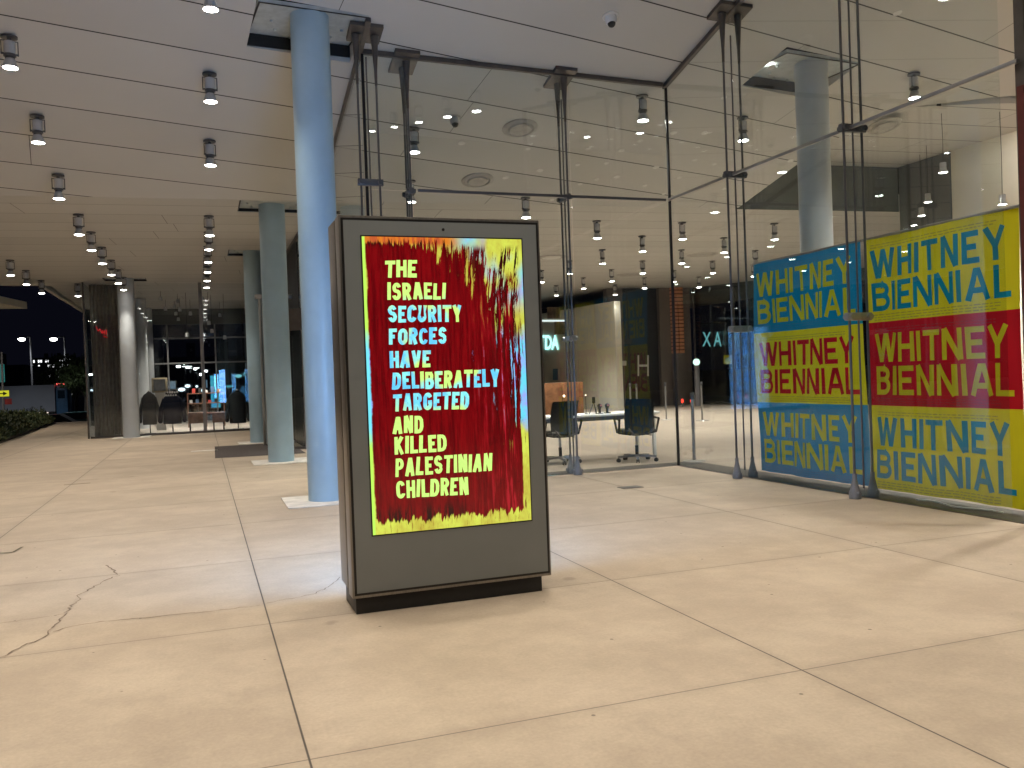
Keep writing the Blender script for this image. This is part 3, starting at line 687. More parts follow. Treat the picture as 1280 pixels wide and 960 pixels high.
pic = PS.mix(gl_, pic, PS.mix(band, (.55, .95, .12), (.2, .85, 1.0)))
PS.base((.005, .005, .005)); PS.rough(.10); PS.b.inputs['Specular IOR Level'].default_value = .4; PS.set(PS.b.inputs['Emission Color'], pic); PS.b.inputs['Emission Strength'].default_value = 1.05
def plane_uv(name, pts, mat, parent):
    me = bpy.data.meshes.new(name); me.from_pydata([tuple(p) for p in pts], [], [(0, 1, 2, 3)]); me.update()
    l = me.uv_layers.new(name='UVMap')
    for i, c in enumerate([(0, 0), (1, 0), (1, 1), (0, 1)]): l.data[i].uv = c
    me.materials.append(mat); o = bpy.data.objects.new(name, me); COL.objects.link(o); o.parent = parent
    return o
SY = KY-.0125
scr = plane_uv('screen', [(SX0, SY, SZ0), (SX1, SY, SZ0), (SX1, SY, SZ1), (SX0, SY, SZ1)], PS.m, kiosk); scr.matrix_parent_inverse = Matrix.Translation(-K0)
LT = NT('lettering_light'); px, py, pz0 = LT.sep(LT.geo())[:3]
nl = LT.noise(LT.geo(), 3.2, 4, .6); 
lv = LT.ma('ADD', pz0, LT.ma('MULTIPLY', LT.ma('SUBTRACT', nl, .5), .35))
lb = LT.ma('MULTIPLY', LT.ramp(lv, 1.20, 1.27), LT.ma('SUBTRACT', 1.0, LT.ramp(lv, 1.84, 1.92)))
lb = LT.ma('MULTIPLY', lb, LT.ramp(LT.noise(LT.geo(), 4.5, 2), .36, .46))
lc = LT.mix(lb, (.62, .98, .22), LT.mix(LT.ramp(LT.noise(LT.geo(), 9, 3), .4, .6), (.13, .62, .98), (.30, .95, .88)))
grain = LT.noise(LT.geo(), 60, 3); gf = LT.ma('ADD', .8, LT.ma('MULTIPLY', grain, .4))
LT.base((.01, .01, .01)); LT.set(LT.b.inputs['Emission Color'], LT.mix(1.0, lc, LT.comb(gf, gf, gf), 'MULTIPLY')); LT.b.inputs['Emission Strength'].default_value = 1.1
rows = [('THE', 481, 521, 347, 326, 347, 325), ('ISRAELI', 484, 557, 375, 353, 374, 354), ('SECURITY', 485, 577, 403, 382, 402, 381), ('FORCES', 486, 558, 431, 411, 430, 409),
        ('HAVE', 487, 538, 460, 439, 459, 438), ('DELIBERATELY', 490, 624, 487, 466, 483, 461), ('TARGETED', 491, 586, 514, 493, 511, 489), ('AND', 491, 529, 542, 521, 541, 519),
        ('KILLED', 493, 558, 568, 546, 564, 543), ('PALESTINIAN', 494, 615, 596, 573, 588, 566), ('CHILDREN', 495, 585, 623, 601, 618, 596)]
for txt, x0, x1, yb0, yt0, yb1, yt1 in rows:
    a = atY(x0, yb0, SY); b_ = atY(x0, yt0, SY); c = atY(x1, yb1, SY); d = atY(x1, yt1, SY)
    Wt = (c-a).length; Ht = (b_-a).length
    def fn(u, v, l, a=a, b_=b_, c=c, d=d):
        p = a.lerp(c, u).lerp(b_.lerp(d, u), v); return (p.x, SY-.003-.0003*l, p.z)
    ribbon_text(txt, Wt, Ht, .0215, .0085, fn, LT.m, scr, jit=.045, seed=len(txt)*7+ord(txt[0]))
# rear screen, bright blue
RS = NT('rear_blue_screen'); uv = RS.uv(); n1 = RS.noise(uv, 4, 3); n2 = RS.noise(uv, 3, 3, .5, (1, 6, 1))
RS.base((.01, .01, .01)); RS.set(RS.b.inputs['Emission Color'], RS.mix(RS.ramp(n2, .42, .58), (.11, .38, 1.0), (.28, .58, 1.0))); RS.b.inputs['Emission Strength'].default_value = 21
rs = plane_uv('screen', [(SX1, 5.5875, SZ0), (SX0, 5.5875, SZ0), (SX0, 5.5875, SZ1), (SX1, 5.5875, SZ1)], RS.m, kiosk); rs.matrix_parent_inverse = Matrix.Translation(-K0); rs['label'] = 'bright blue rear screen'

# ------------------------------------------------------------------ ceiling lights
def add_spot(o, z, W, ang=112, col=WARM):
    ld = bpy.data.lights.new('spot', 'SPOT'); ld.energy = W; ld.spot_size = math.radians(ang); ld.spot_blend = .85; ld.shadow_soft_size = .07; ld.color = col
    lo = bpy.data.objects.new('spot', ld); COL.objects.link(lo); lo.parent = o; lo.location = (0, 0, z); return lo
FIX = simple('fixture_grey', (.55, .55, .56), .4, .35, .05)
FIXD = simple('fixture_dark_grey', (.13, .13, .135), .4, .6)
def fixture_proto():
    o = thing('ceiling_spotlight', (0, 0, 0), 'x', 'spotlight')
    mb = MB(); mb.tube((0, 0, -.002), (0, 0, -.022), .088, seg=24); mb.tube((0, 0, -.022), (0, 0, -.06), .022, seg=12); mb.build('ceiling_mount', FIXD, o)
    mb = MB()
    for s in (-1, 1): mb.path([(0, 0, -.05), (s*.086, 0, -.055), (s*.086, 0, -.215)], .006, 8)
    for s in (-1, 1): mb.tube((s*.06, 0, -.205), (s*.092, 0, -.205), .012, seg=10)
    mb.build('yoke', FIXD, o)
    mb = MB(); mb.lathe([(.02, -.06), (.058, -.062), (.062, -.075), (.062, -.20), (.055, -.205)], seg=24); mb.build('housing', FIX, o)
    mb = MB(); mb.lathe([(.055, -.206), (.067, -.208), (.067, -.232), (.05, -.236), (.05, -.256)], seg=24); mb.build('collar', FIXD, o)
    mb = MB(); mb.lathe([(.045, -.257), (.058, -.275), (.072, -.32), (.082, -.352), (.085, -.362), (.078, -.362), (.070, -.345)], seg=24); mb.build('reflector', FIX, o)
    MB().lathe([(.001, -.378), (.04, -.374), (.068, -.364), (.078, -.3625), (.06, -.346), (.001, -.346)], seg=24).build('lens', LENS, o)
    return o
proto = fixture_proto(); used = [False]
def fixture(X, Y, W, label, group, z=None, col=WARM, ang=96):
    o = proto if not used[0] else copy_tree(proto)
    used[0] = True
    o.location = (X, Y, ceilz(X, Y) if z is None else z); o.rotation_euler.z = random.uniform(-.35, .35)+.33
    o['label'] = label; o['group'] = group
    LAMPS.append((o, W, col, ang)); return o
LAMPS = []
ORD = ['nearest', 'second', 'third', 'fourth', 'fifth', 'sixth', 'seventh', 'eighth', 'ninth', 'tenth']
G_OUT, G_IN = 'ceiling spotlights over the plaza', 'ceiling spotlights in the lobby'
for i, Y in enumerate([9.86, 11.67, 13.36, 16.8, 18.55, 20.45, 22.26, 24.06, 25.7]):
    fixture(.25, Y, SPOT_OUT, f'{ORD[i]} ceiling spotlight in the row just left of the blue column', G_OUT)
for i, Y in enumerate([11.32, 13.03, 14.72, 16.98, 18.83, 20.81, 22.85, 24.67, 26.3]):
    fixture(-1.93, Y, SPOT_OUT, f'{ORD[i]} ceiling spotlight in the left row leading to the pale corner column', G_OUT)
for i, Y in enumerate([23.02, 24.95, 27.2]):
    fixture(-4.1, Y, SPOT_OUT, f'{ORD[i]} ceiling spotlight of three before the dark night sky', G_OUT)
fixture(-3.28, 28.0, SPOT_OUT*.5, 'small ceiling spotlight just above the dark glass vestibule', G_OUT)
for X in (-4.1, -1.93, .25, 2.43, 4.6):
    for Y in (-4.5, -1.5, 1.2, 3.6, 5.8, 7.6):
        if X > 2 and Y > 8: continue
        fixture(X, Y, SPOT_OUT, 'unseen ceiling spotlight added to light the near plaza, above the frame', 'unseen spotlights added above the frame')  # unseen lamps added to light the foreground
for Y in (10.5, 13.0, 15.2, 17.2, 19.2, 21.1):
    fixture(-4.1, Y, SPOT_OUT, 'unseen ceiling spotlight added to light the left plaza, outside the frame', 'unseen spotlights added outside the frame')  # unseen lamps added for light on the left side
lob1 = [(6.2, 11.18, 'just inside the glass corner'), (3.11, 12.56, 'just right of the black glass corner joint, upper one'), (3.43, 14.2, 'just right of the black glass corner joint, lower one'),
        (8.11, 11.46, 'behind the cable post left of the blue banner'), (10.03, 9.94, 'high to the right of the lobby column'), (5.63, 14.57, 'above the top right corner of the kiosk')]
for X, Y, nm in lob1: fixture(X, Y, SPOT_IN, f'lobby ceiling spotlight {nm}', G_IN)
grid = {7.82: [16.2], 9.78: [16.1, 17.88, 20.0, 22.09, 24.2, 26.3, 28.4], 11.98: [15.9, 17.85, 19.8, 21.93, 23.9, 25.98, 28.3], 14.2: [17.7, 19.7, 21.77, 23.98, 25.9, 28.1], 16.13: [25.6, 22.5, 19.5], 5.6: [17.5, 20.0, 23.0], 3.5: [17, 20, 23]}  # farthest two of the desk post row added to brighten the panelled wall
rn = {7.82: 'first one right of the desk post', 9.78: 'row that starts above the desk post', 11.98: 'row over the middle of the lobby', 14.2: 'row over the right of the lobby', 16.13: 'row along the dark glazing', 5.6: 'row hidden behind the kiosk', 3.5: 'row behind the blue column'}
for X, Ys in grid.items():
    for i, Y in enumerate(sorted(Ys)):
        fixture(X, Y, SPOT_IN*(.06 if (X, Y) == (14.2, 28.1) else .5 if (X, Y) == (14.2, 25.9) else 1), f'{ORD[i]} lobby spotlight in the {rn[X]}', G_IN)
for X in (8.6, 11.0, 13.2):
    for Y in (6.0, 8.0, 3.5):
        if X > 13 and Y < 5: continue
        fixture(X, Y, SPOT_IN, 'lobby ceiling spotlight behind the banners, above the frame', 'spotlights over the banners', z=p1z(X, Y))
for Y in (8.7, 7.0):  # unseen washers added to lift the cream wall
    LAMPS.append((fixture(12.3, Y, SPOT_IN, 'unseen wide spotlight added to brighten the cream wall, outside the frame', 'spotlights over the banners'), 700, NEUTRAL, 150)); LAMPS.pop(-2)
for o, W, c, a in LAMPS:
    lob = o['group'] in (G_IN, 'spotlights over the banners')
    l_ = add_spot(o, -.395, W*((.60 if o.location.y > 15 else .84 if o.location.y > 9 else 1.0) if not lob else 1), a, NEUTRAL if lob else c)
    if a == 150: l_.rotation_euler = (math.radians(28), math.radians(-84), 0); l_.data.spot_size = math.radians(70); l_.data.shadow_soft_size = .25
# pendants under the higher soffit
def pendant(x, y, Y, ctop, label, r=1.0):
    p = atY(x, y, Y); o = thing('pendant_light', (p.x, p.y, p.z), label, 'pendant light', 'pendant lights in the lobby')
    MB().path([(0, 0, ctop-p.z), (.012, 0, (ctop-p.z)*.5), (0, 0, .16)], .004, 6).build('cable', BLACK, o)
    MB().lathe([(.02, .17), (.05, .165), (.052, .06), (.075, .01), (.08, 0), (.07, 0), (.06, .02)], seg=20).build('housing', FIX, o)
    MB().lathe([(.001, .006), (.066, .006), (.06, .016), (.001, .016)], seg=20).build('lens', LENS, o)
    add_spot(o, -.02, 380, 140, NEUTRAL); return o
pendant(1179, 216, 10.9, P3Z, 'pendant spotlight on a thin cable before the cream wall, left one')
pendant(1253, 256, 10.6, P3Z, 'pendant spotlight on a thin cable right of the banner top')
pendant(1160, 253, 12.6, P3Z, 'pendant spotlight lowest before the dark bulkhead')
pendant(1152, 270, 13.2, P3Z, 'pendant spotlight just above the yellow banner top edge')
# glowing dots built on the lobby soffit for lamp reflections in the glass
for i, (x, y, nm) in enumerate([(777, 188, 'above the desk'), (842, 166, 'beside the glass corner joint'), (820, 209, 'left of the glass corner joint, lower'), (675, 213, 'above the kiosk, right'), (632, 222, 'above the kiosk, middle'),
                                (577, 179, 'above the kiosk, left'), (771, 221, 'right of the desk post'), (881, 166, 'right of the glass corner joint'), (988, 201, 'left of the lobby column'), (1122, 16, 'near the top right'), (964, 84, 'upper left of the lobby column')]):
    d = ray(x, y); n = Vector((.019, .24, 1)); t = (8.192-n.dot(OC))/n.dot(d); p = OC+d*t
    o = thing('lamp_reflection_dot', (p.x, p.y, p.z), f'tiny built-in lamp reflection downlight in the lobby soffit {nm}', 'glint', 'built-in lamp reflections')
    o.rotation_euler.x = math.atan(-.24)
    MB().lathe([(.045, -.004), (.055, -.006), (.058, .0)], seg=20).build('trim_ring', WHITE, o)
    MB().lathe([(.001, -.003), (.044, -.003), (.044, .001), (.001, .001)], seg=16).build('lens', LENS, o)
for (x, y) in [(725, 230), (746, 224), (806, 232), (849, 222), (905, 236), (830, 242), (690, 250), (722, 206), (868, 200), (758, 204), (893, 205), (735, 186), (800, 176), (660, 186), (905, 122)]:  # further glowing dots in place of reflected lamps
    d = ray(x, y); n = Vector((.019, .24, 1)); p = OC+d*((8.192-n.dot(OC))/n.dot(d))
    o = thing('lamp_reflection_dot', (p.x, p.y, p.z), 'tiny built-in lamp reflection downlight scattered between the lobby spotlights on the sloped soffit', 'glint', 'scattered built-in lamp reflections'); o.rotation_euler.x = math.atan(-.24)
    MB().lathe([(.035, -.004), (.042, -.006), (.045, .0)], seg=16).build('trim_ring', WHITE, o); MB().lathe([(.001, -.003), (.034, -.003), (.034, .001), (.001, .001)], seg=12).build('lens', LENS, o)
# round air vents
VSH = simple('vent_grey', (.40, .385, .36), .5)
def vent(x, y, r, label, plane=1, disc=VSH):
    d = ray(x, y)
    if plane == 1: n = Vector((.019, .24, 1)); t = (8.192-n.dot(OC))/n.dot(d)
    else: n = Vector((0, 0, 1)); t = (P2Z-CAMZ)/d.z
    p = OC+d*t; o = thing('round_vent', p, label, 'air vent', 'round ceiling vents')
    if plane == 1: o.rotation_euler.x = math.atan(-.24)
    MB().lathe([(r*.72, -.012), (r*.80, -.03), (r, -.012), (r*1.02, -.001), (r*.72, -.001)], seg=48).build('rim', VSH, o)
    MB().lathe([(.002, -.045), (r*.60, -.04), (r*.66, -.02), (r*.60, -.012), (.002, -.012)], seg=48).build('diffuser', disc, o)
    MB().lathe([(.002, -.0035), (r*.74, -.0035), (r*.74, -.001), (.002, -.001)], seg=32).build('throat', BLACK, o)
vent(650, 160, .27, 'round air vent in the soffit left of the desk post, upper one'); vent(597, 225, .27, 'round air vent in the soffit above the kiosk, lower one'); vent(1105, 157, .27, 'round air vent beside the lobby column')
vent(787, 343, .42, 'dark round ceiling vent far back above the charcoal wall', 2); vent(878, 318, .42, 'dark round ceiling vent far back left of the blue banner', 2); vent(689, 321, .40, 'round ceiling vent just right of the kiosk', 2, WHITE)
def dome(x, y, label, dark=False):
    d = ray(x, y); n = Vector((.019, .24, 1)); p = OC+d*((8.192-n.dot(OC))/n.dot(d))
    o = thing('dome_camera', p, label, 'security camera'); o.rotation_euler.x = math.atan(-.24)
    MB().lathe([(.10, -.001), (.10, -.012), (.075, -.02), (.07, -.09), (.06, -.105)], seg=28).build('housing', WHITE if not dark else VSH, o)
    MB().ball((0, 0, -.105), .05, (1, 1, 1), 20).build('dome_lens', BLACK, o)
dome(763, 20, 'white dome security camera on the soffit, top centre'); dome(568, 147, 'small dark dome camera on the soffit above the kiosk', True)

# ------------------------------------------------------------------ reception chairs, desk
def chair(X, Y, rz, label):
    o = thing('office_chair', (X, Y, 0), label, 'office chair', 'office chairs at the desk', rz)
    mb = MB()     # local -y is the chair's back
    NX, NZ = 10, 12; W = .24
    V = []
    for j in range(NZ+1):
        t = j/NZ; z = .50+t*.47; yy = -.22-.05*math.sin(t*math.pi)*-1-.06*t
        V.append([mb.bm.verts.new((W*(2*i/NX-1)*(1-.04*t), yy+.05*(2*i/NX-1)**2, z)) for i in range(NX+1)])
    for j in range(NZ):
        for i in range(NX): mb.bm.faces.new((V[j][i], V[j][i+1], V[j+1][i+1], V[j+1][i]))
    bmesh.ops.solidify(mb.bm, geom=mb.bm.faces[:], thickness=.03); mb.build('backrest', CHAR_BLUE, o)
    MB().box((-.24, -.22, .45), (.24, .24, .505), .025).build('seat', CHAR_BLUE, o)
    for s in (-1, 1):
        MB().path([(s*.10, -.02, .42), (s*.30, -.06, .455), (s*.315, -.15, .66), (s*.315, .10, .675), (s*.295, .04, .46)], .017, 10).build('armrest', BLACK, o)
    mb = MB(); mb.tube((0, 0, .08), (0, 0, .25), .026, seg=16).mat(BLACK); mb.build('lower_post', BLACK, o)
    MB().tube((0, 0, .25), (0, 0, .43), .02, seg=16).build('post', STEEL, o)
    mb = MB(); mb.box((-.10, -.12, .405), (.10, .12, .448), .012); mb.tube((.1, -.05, .42), (.23, -.05, .40), .008, seg=8)
    for s in (-1, 1): mb.path([(0, -.1, .415), (s*.12, -.22, .44), (s*.2, -.245, .52)], .014, 8)
    mb.build('mechanism', GUN, o)
    mb = MB(); cs = []
    for k in range(5):
        a = math.radians(90+72*k+18); d = Vector((math.cos(a), math.sin(a), 0)); n = Vector((-d.y, d.x, 0))
        a0, a1 = d*.02+Vector((0, 0, .10)), d*.31+Vector((0, 0, .085))
        mb.prism([a0-n*.03-Vector((0, 0, .02)), a0+n*.03-Vector((0, 0, .02)), a1+n*.018-Vector((0, 0, .02)), a1-n*.018-Vector((0, 0, .02))], (0, 0, .035)); cs.append((d, n))
    mb.build('star_base', STEEL, o)
    for d, n in cs:
        mb = MB()
        for s in (-1, 1): c = d*.30+Vector((0, 0, .03))+n*(s*.016); mb.tube(c-n*.009, c+n*.009, .0295, seg=16)
        mb.tube(d*.30+Vector((0, 0, .03)), d*.30+Vector((0, 0, .075)), .010, seg=8)
        mb.build('caster', RUBBER, o)
    return o
CHAR_BLUE = simple('chair_fabric', (.018, .024, .026), .8, 0, .2, 60)
chair(6.26, 11.84, math.radians(-8), 'black office chair with its back to the glass, right of the cable post')
chair(5.20, 12.35, math.radians(6), 'black office chair half hidden by the right side of the kiosk')
desk = thing('reception_desk', (5.2, 12.5, 0), 'long white topped reception desk behind the two office chairs', 'desk')
DT = .735
MB().box((-2.4, -.32, DT-.035), (1.68, .40, DT), .006).build('desk_top', WHITE, desk)
MB().box((-2.3, -.24, DT-.10), (1.6, -.20, DT-.037)).build('apron', GREY, desk)
for x in (-2.3, 1.6):
    for y in (-.24, .34): MB().box((x-.025, y-.025, .004), (x+.025, y+.025, DT-.037), .004).build('leg', WHITE, desk)
# things on the desk
def on_desk(x): p = atY(x, 500, 12.45); return Vector((p.x, 12.42, DT))
def desk_device(x, label):
    p = on_desk(x); o = thing('desk_scanner', p, label, 'scanner', 'handheld scanners on the desk', random.uniform(-.3, .3))
    MB().box((-.045, -.05, 0), (.045, .05, .015), .005).build('cradle', BLACK, o)
    mb = MB(); mb.lathe([(.022, .012), (.02, .06), (.03, .10)], seg=14); mb.build('handle', BLACK, o)
    MB().ball((0, -.01, .125), .04, (1, 1.1, .9)).build('head', BLACK, o); MB().tube((0, -.05, .13), (0, -.058, .13), .016, seg=14).build('window', simple('pink_window', (.55, .25, .25), .3), o)
desk_device(748, 'black scanner in its cradle, middle of the desk'); desk_device(757.5, 'black scanner in its cradle, next to the chair')
p = on_desk(741); o = thing('desk_tripod', p, 'small black tripod stand on the desk left of the scanners', 'tripod')
for k in range(3):
    a = k*2.094+.5; MB().tube((.075*math.cos(a), .075*math.sin(a), 0), (0, 0, .19), .005, seg=8).build('leg', BLACK, o)
MB().box((-.025, -.012, .17), (.025, .012, .27), .005).build('head', BLACK, o)
o = thing('wooden_cabinet', (0, 0, 0), 'orange wooden cabinet against the cream wall right of the kiosk', 'cabinet')
a = atY(671, 516, 27.0); a.z = 0
MB().box((a.x, 26.6, .004), (a.x+1.55, 27.1, 1.08), .01).build('carcass', WOOD, o)
for k in range(2): MB().box((a.x+.04+k*.74, 26.575, .12), (a.x+.04+k*.74+.71, 26.598, 1.03), .004).build('door', WOOD, o)
BULB = glow('bulb', (1, .8, .55), 8)
for (x, y, nm) in [(705, 495, 'larger'), (732, 494, 'smaller')]:
    q2 = atY(x, y, 12.6); o = thing('desk_lamp', (q2.x, 12.6, DT), f'warm glowing bulb lamp on the desk, the {nm} glow', 'lamp')
    r = .016 if nm == 'larger' else .009; h = q2.z-DT
    MB().lathe([(.03, 0), (.03, .008), (.004, .012), (.004, max(.02, h-r))], seg=12).build('stand', BLACK, o); MB().ball((0, 0, h), r).build('bulb', BULB, o)

def stanchion(x, y, label, H=1.03):
    p = at(x, y); o = thing('queue_stanchion', (p.x, p.y, .004), label, 'stanchion', 'queue stanchions')
    MB().lathe([(.17, 0), (.172, .008), (.16, .016), (.03, .022)], seg=32).build('base', STEEL, o)
    MB().tube((0, 0, .02), (0, 0, H-.10), .026, seg=20).build('post', STEEL, o)
    MB().lathe([(.026, H-.10), (.034, H-.098), (.034, H-.012), (.028, H), (.001, H)], seg=20).build('head', GUN, o)
stanchion(868, 577, 'tall steel queue stanchion right of the office chair, nearest the glass')
stanchion(833, 525, 'steel queue stanchion far back, just right of the office chair')
stanchion(878, 526, 'steel queue stanchion far back, right of the tall near one')
stanchion(789, 524, 'steel queue stanchion behind the office chair, left of two'); stanchion(797, 527, 'steel queue stanchion behind the office chair, right of two')
for (x0, y0, x1, y1, m_, lb) in [(684, 384, 699, 398, POSTER, 'small brown poster high on the cream wall beside the kiosk'), (693, 402, 706, 418, POSTER, 'brown printed poster on the cream wall above the cyan letters'), (691, 461, 697, 475, SIGNB, 'small blue notice on the cream wall right of the kiosk')]:
    o = card('poster', m_, x0, y0, x1, y1, None, X=13.6); tag(o, lb, 'poster')
o = card('light_strip', glow('strip_light', (.9, 1, 1), 1.2), 677, 400, 706, 402, None, X=13.55); tag(o, 'thin white strip light on the cream wall right of the kiosk', 'strip light')

# ------------------------------------------------------------------ shop at the back left
SY0 = 27.62
for i, (a, b, nm) in enumerate([(-3.08, -2.2, 'dark corner bay left of the pale column'), (-1.7, .02, 'bay with the jackets'), (.12, 1.75, 'bay with the brown chest')]):
    pane('glass_pane', (a, SY0), (b, SY0), .02, P2Z-.02, f'shop front glass pane, {nm}', SGLASS)
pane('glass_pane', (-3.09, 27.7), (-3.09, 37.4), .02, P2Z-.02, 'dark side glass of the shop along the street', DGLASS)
bar('shop_post', (.07, SY0-.02, 0), (.07, SY0-.02, P2Z-.003), .10, .10, GREY, 'grey post between the two shop glass bays', 'post')
bar('shop_post', (-3.10, SY0-.04, 0), (-3.10, SY0-.04, P2Z-.003), .05, .05, DARK, 'dark post at the street corner of the shop glass', 'post')
bar('shop_sill', (-3.05, SY0-.05, .03), (1.8, SY0-.05, .03), .06, .06, DARK, 'dark sill rail under the shop glass', 'sill')
# far glass wall of the shop
o = thing('rear_glazing', (0, 0, 0), 'far glass wall of the shop looking onto the night street', 'window wall')
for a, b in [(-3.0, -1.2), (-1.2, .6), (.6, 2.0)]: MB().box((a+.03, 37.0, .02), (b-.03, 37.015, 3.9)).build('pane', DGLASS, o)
for x in (-3.0, -1.2, .6, 2.0): MB().box((x-.028, 36.96, .004), (x+.028, 37.05, 3.9)).build('post', GREY, o)
for z in (2.35, 3.35): MB().box((-2.97, 36.94, z-.03), (1.97, 36.985, z+.03)).build('transom', GREY, o)
MB().box((-3.03, 36.9, 3.9), (2.03, 37.1, P2Z-.003)).build('header', BULK, o)
tag(MB().box((2.05, 19.2, 0), (2.2, 44, P2Z-.003)).build('shop_side_wall', SLATE), 'dark side wall between the shop and the lobby', 'wall')
# revolving door drum beside the third column
o = thing('revolving_door', (2.0, 21.0, 0), 'curved steel and glass door drum behind the grey columns', 'revolving door'); o.location = (0, 0, 0)
DRX, DRY, DRR = 2.75, 19.6, 1.35
def arc(r0, r1, a0, a1, z0, z1, n=24):
    mb = MB(); R = []
    for i in range(n+1):
        a = math.radians(a0+(a1-a0)*i/n); c, s_ = math.cos(a), math.sin(a)
        R.append([mb.bm.verts.new((DRX+r*c, DRY+r*s_, z)) for r, z in ((r0, z0), (r1, z0), (r1, z1), (r0, z1))])
    for A, B in zip(R, R[1:]):
        for k in range(4): mb.bm.faces.new((A[k], A[(k+1) % 4], B[(k+1) % 4], B[k]))
    mb.bm.faces.new(R[0]); mb.bm.faces.new(R[-1][::-1]); return mb
arc(DRR-.02, DRR, 120, 238, .06, 2.5).build('curved_glass', GLASS, o); arc(DRR-.06, DRR+.03, 110, 240, 2.5, 2.95).build('drum_band', DARK, o); arc(DRR-.03, DRR+.015, 110, 240, .004, .06).build('bottom_rail', STEEL, o)
for a in (120, 150, 200, 238): 
    a = math.radians(a); MB().tube((DRX+(DRR+.01)*math.cos(a), DRY+(DRR+.01)*math.sin(a), .006), (DRX+(DRR+.01)*math.cos(a), DRY+(DRR+.01)*math.sin(a), 2.5), .03, seg=10).build('post', STEEL, o)
a = at(318, 540); o = thing('steel_portal', (1.33, 20.6, 0), 'narrow polished steel door edge beside the third column', 'door frame')
for dx in (0, .075): MB().box((dx-.028, -.06, 0), (dx+.028, .06, 3.35), .006).build('jamb', STEEL, o)
MB().box((-.1, -.08, 3.353), (1.0, .08, 3.45), .006).build('canopy_rail', STEEL, o)
struct(MB().quad((.20, 17.6, .004), (1.9, 17.4, .004), (1.9, 20.9, .004), (.24, 21.0, .004)).build('entrance_mat', simple('mat_brown', (.055, .042, .038), .9, 0, .3, 30)))

def garment(x, Y, yt, yb, wpx, mat, label):
    top = atY(x, yt, Y); bot = atY(x, yb, Y); s = abs(atY(x+wpx/2, yt, Y).x-top.x); h = top.z-bot.z
    o = thing('clothes_stand', (top.x, Y, .004), label, 'clothes stand', 'jackets on stands in the shop')
    MB().lathe([(.17, 0), (.17, .015), (.02, .02)], seg=20).build('base', BLACK, o); MB().tube((0, 0, .015), (0, 0, bot.z+.15), .013, seg=10).build('pole', BLACK, o)
    mb = MB(); prof = [(.84, 0), (.90, .03), (.88, .35), (.86, .65), (.84, .80), (.76, .88), (.55, .935), (.30, .97), (.22, 1.0)]
    mb.lathe([(s*.72*a, bot.z+h*b) for a, b in prof], seg=24, sc=(1, .55)); j = mb.build('jacket', mat, o)
    for sd in (-1, 1):
        MB().path([(sd*s*.50, 0, bot.z+h*.83), (sd*s*.76, -.02, bot.z+h*.5), (sd*s*.84, -.04, bot.z+h*.10)], s*.16, 12).build('sleeve', mat, j)
    MB().ball((0, 0, top.z+.01), .035).build('hanger_knob', STEEL, o)
    return o
garment(186, 28.6, 490, 531, 28, CHAR, 'charcoal grey jacket on a stand right beside the pale column')
gm = garment(214.5, 28.5, 492, 530, 36, NAVY, 'navy jacket with pale lettering on its back')
p0 = lambda u, v: atY(208.5+u*12, 503-v*2.4, 28.05)
jm = MB()
for r_, (xa, n_) in enumerate([(0, 6), (1, 5)]):
    for k in range(n_): jm.box((-.20+xa*.03+k*.068, -.30, 1.22-r_*.09), (-.15+xa*.03+k*.068+random.uniform(-.01, .01), -.296, 1.27-r_*.09+random.uniform(-.01, .01)))
jm.build('back_print', WHITE, gm, smooth=False)
garment(296, 28.6, 488, 529, 32, BLKF, 'black garment on a stand, right end of the shop window')
def chest(x0, x1, yb, yt, Y, label):
    a, b = atY(x0, yb, Y), atY(x1, yt, Y); o = thing('wooden_chest', (0, 0, 0), label, 'chest')
    MB().box((a.x, Y, max(.25, a.z)), (b.x, Y+.5, b.z), .01).build('carcass', CHESTW, o)
    MB().box((a.x+.03, Y-.018, max(.25, a.z)+.03), ((a.x+b.x)/2-.01, Y-.002, b.z-.03), .004).build('drawer_front', CHESTW, o); MB().box(((a.x+b.x)/2+.01, Y-.018, max(.25, a.z)+.03), (b.x-.03, Y-.002, b.z-.03), .004).build('drawer_front', CHESTW, o)
    for x in (a.x+.04, b.x-.04):
        for y in (Y+.05, Y+.45): MB().tube((x, y, .004), (x, y, max(.25, a.z)+.01), .018, seg=8).build('leg', BLACK, o)
    return b.z
zt_ = chest(236, 258, 535, 515, 28.7, 'brown wooden chest on legs in the shop, left of the grey post')
chest(266, 281, 535, 515, 28.7, 'brown wooden chest on legs in the shop, right of the grey post')
# shelf with goods behind
o = thing('display_shelf', (0, 0, 0), 'reddish display shelf with small goods behind the chests', 'shelf')
a = atY(234, 505, 31.5); b = atY(281, 505, 31.5)
SHW = simple('shelf_red_wood', (.15, .07, .045), .5)
for z in (.45, .80, 1.14): MB().box((a.x, 31.5, z), (b.x, 31.9, z+.03)).build('board', SHW, o)
for x in (a.x+.02, b.x-.02, (a.x+b.x)/2): MB().box((x-.015, 31.52, .004), (x+.015, 31.88, 1.139)).build('upright', SHW, o)
rnd = random.Random(3)
gcol = [simple('goods_white', (.6, .6, .6)), simple('goods_red', (.4, .05, .04)), simple('goods_blue', (.08, .16, .3)), simple('goods_dark', (.03, .03, .03)), simple('goods_tan', (.45, .28, .15))]
gn = ['white', 'red', 'blue', 'dark', 'tan']
for k in range(10):
    x = a.x+.12+k*(b.x-a.x-.2)/10; z = (.83, 1.173)[k % 2]; ci = k % 5; h = rnd.uniform(.08, .22)
    g_ = MB().box((x-.05, 31.6, z), (x+.05, 31.75, z+h), .006).build('boxed_goods', gcol[ci]); tag(g_, f'small {gn[ci]} boxed item on the {"lower" if k % 2 == 0 else "top"} board of the shop shelf', 'boxed item', 'goods on the shop shelf')
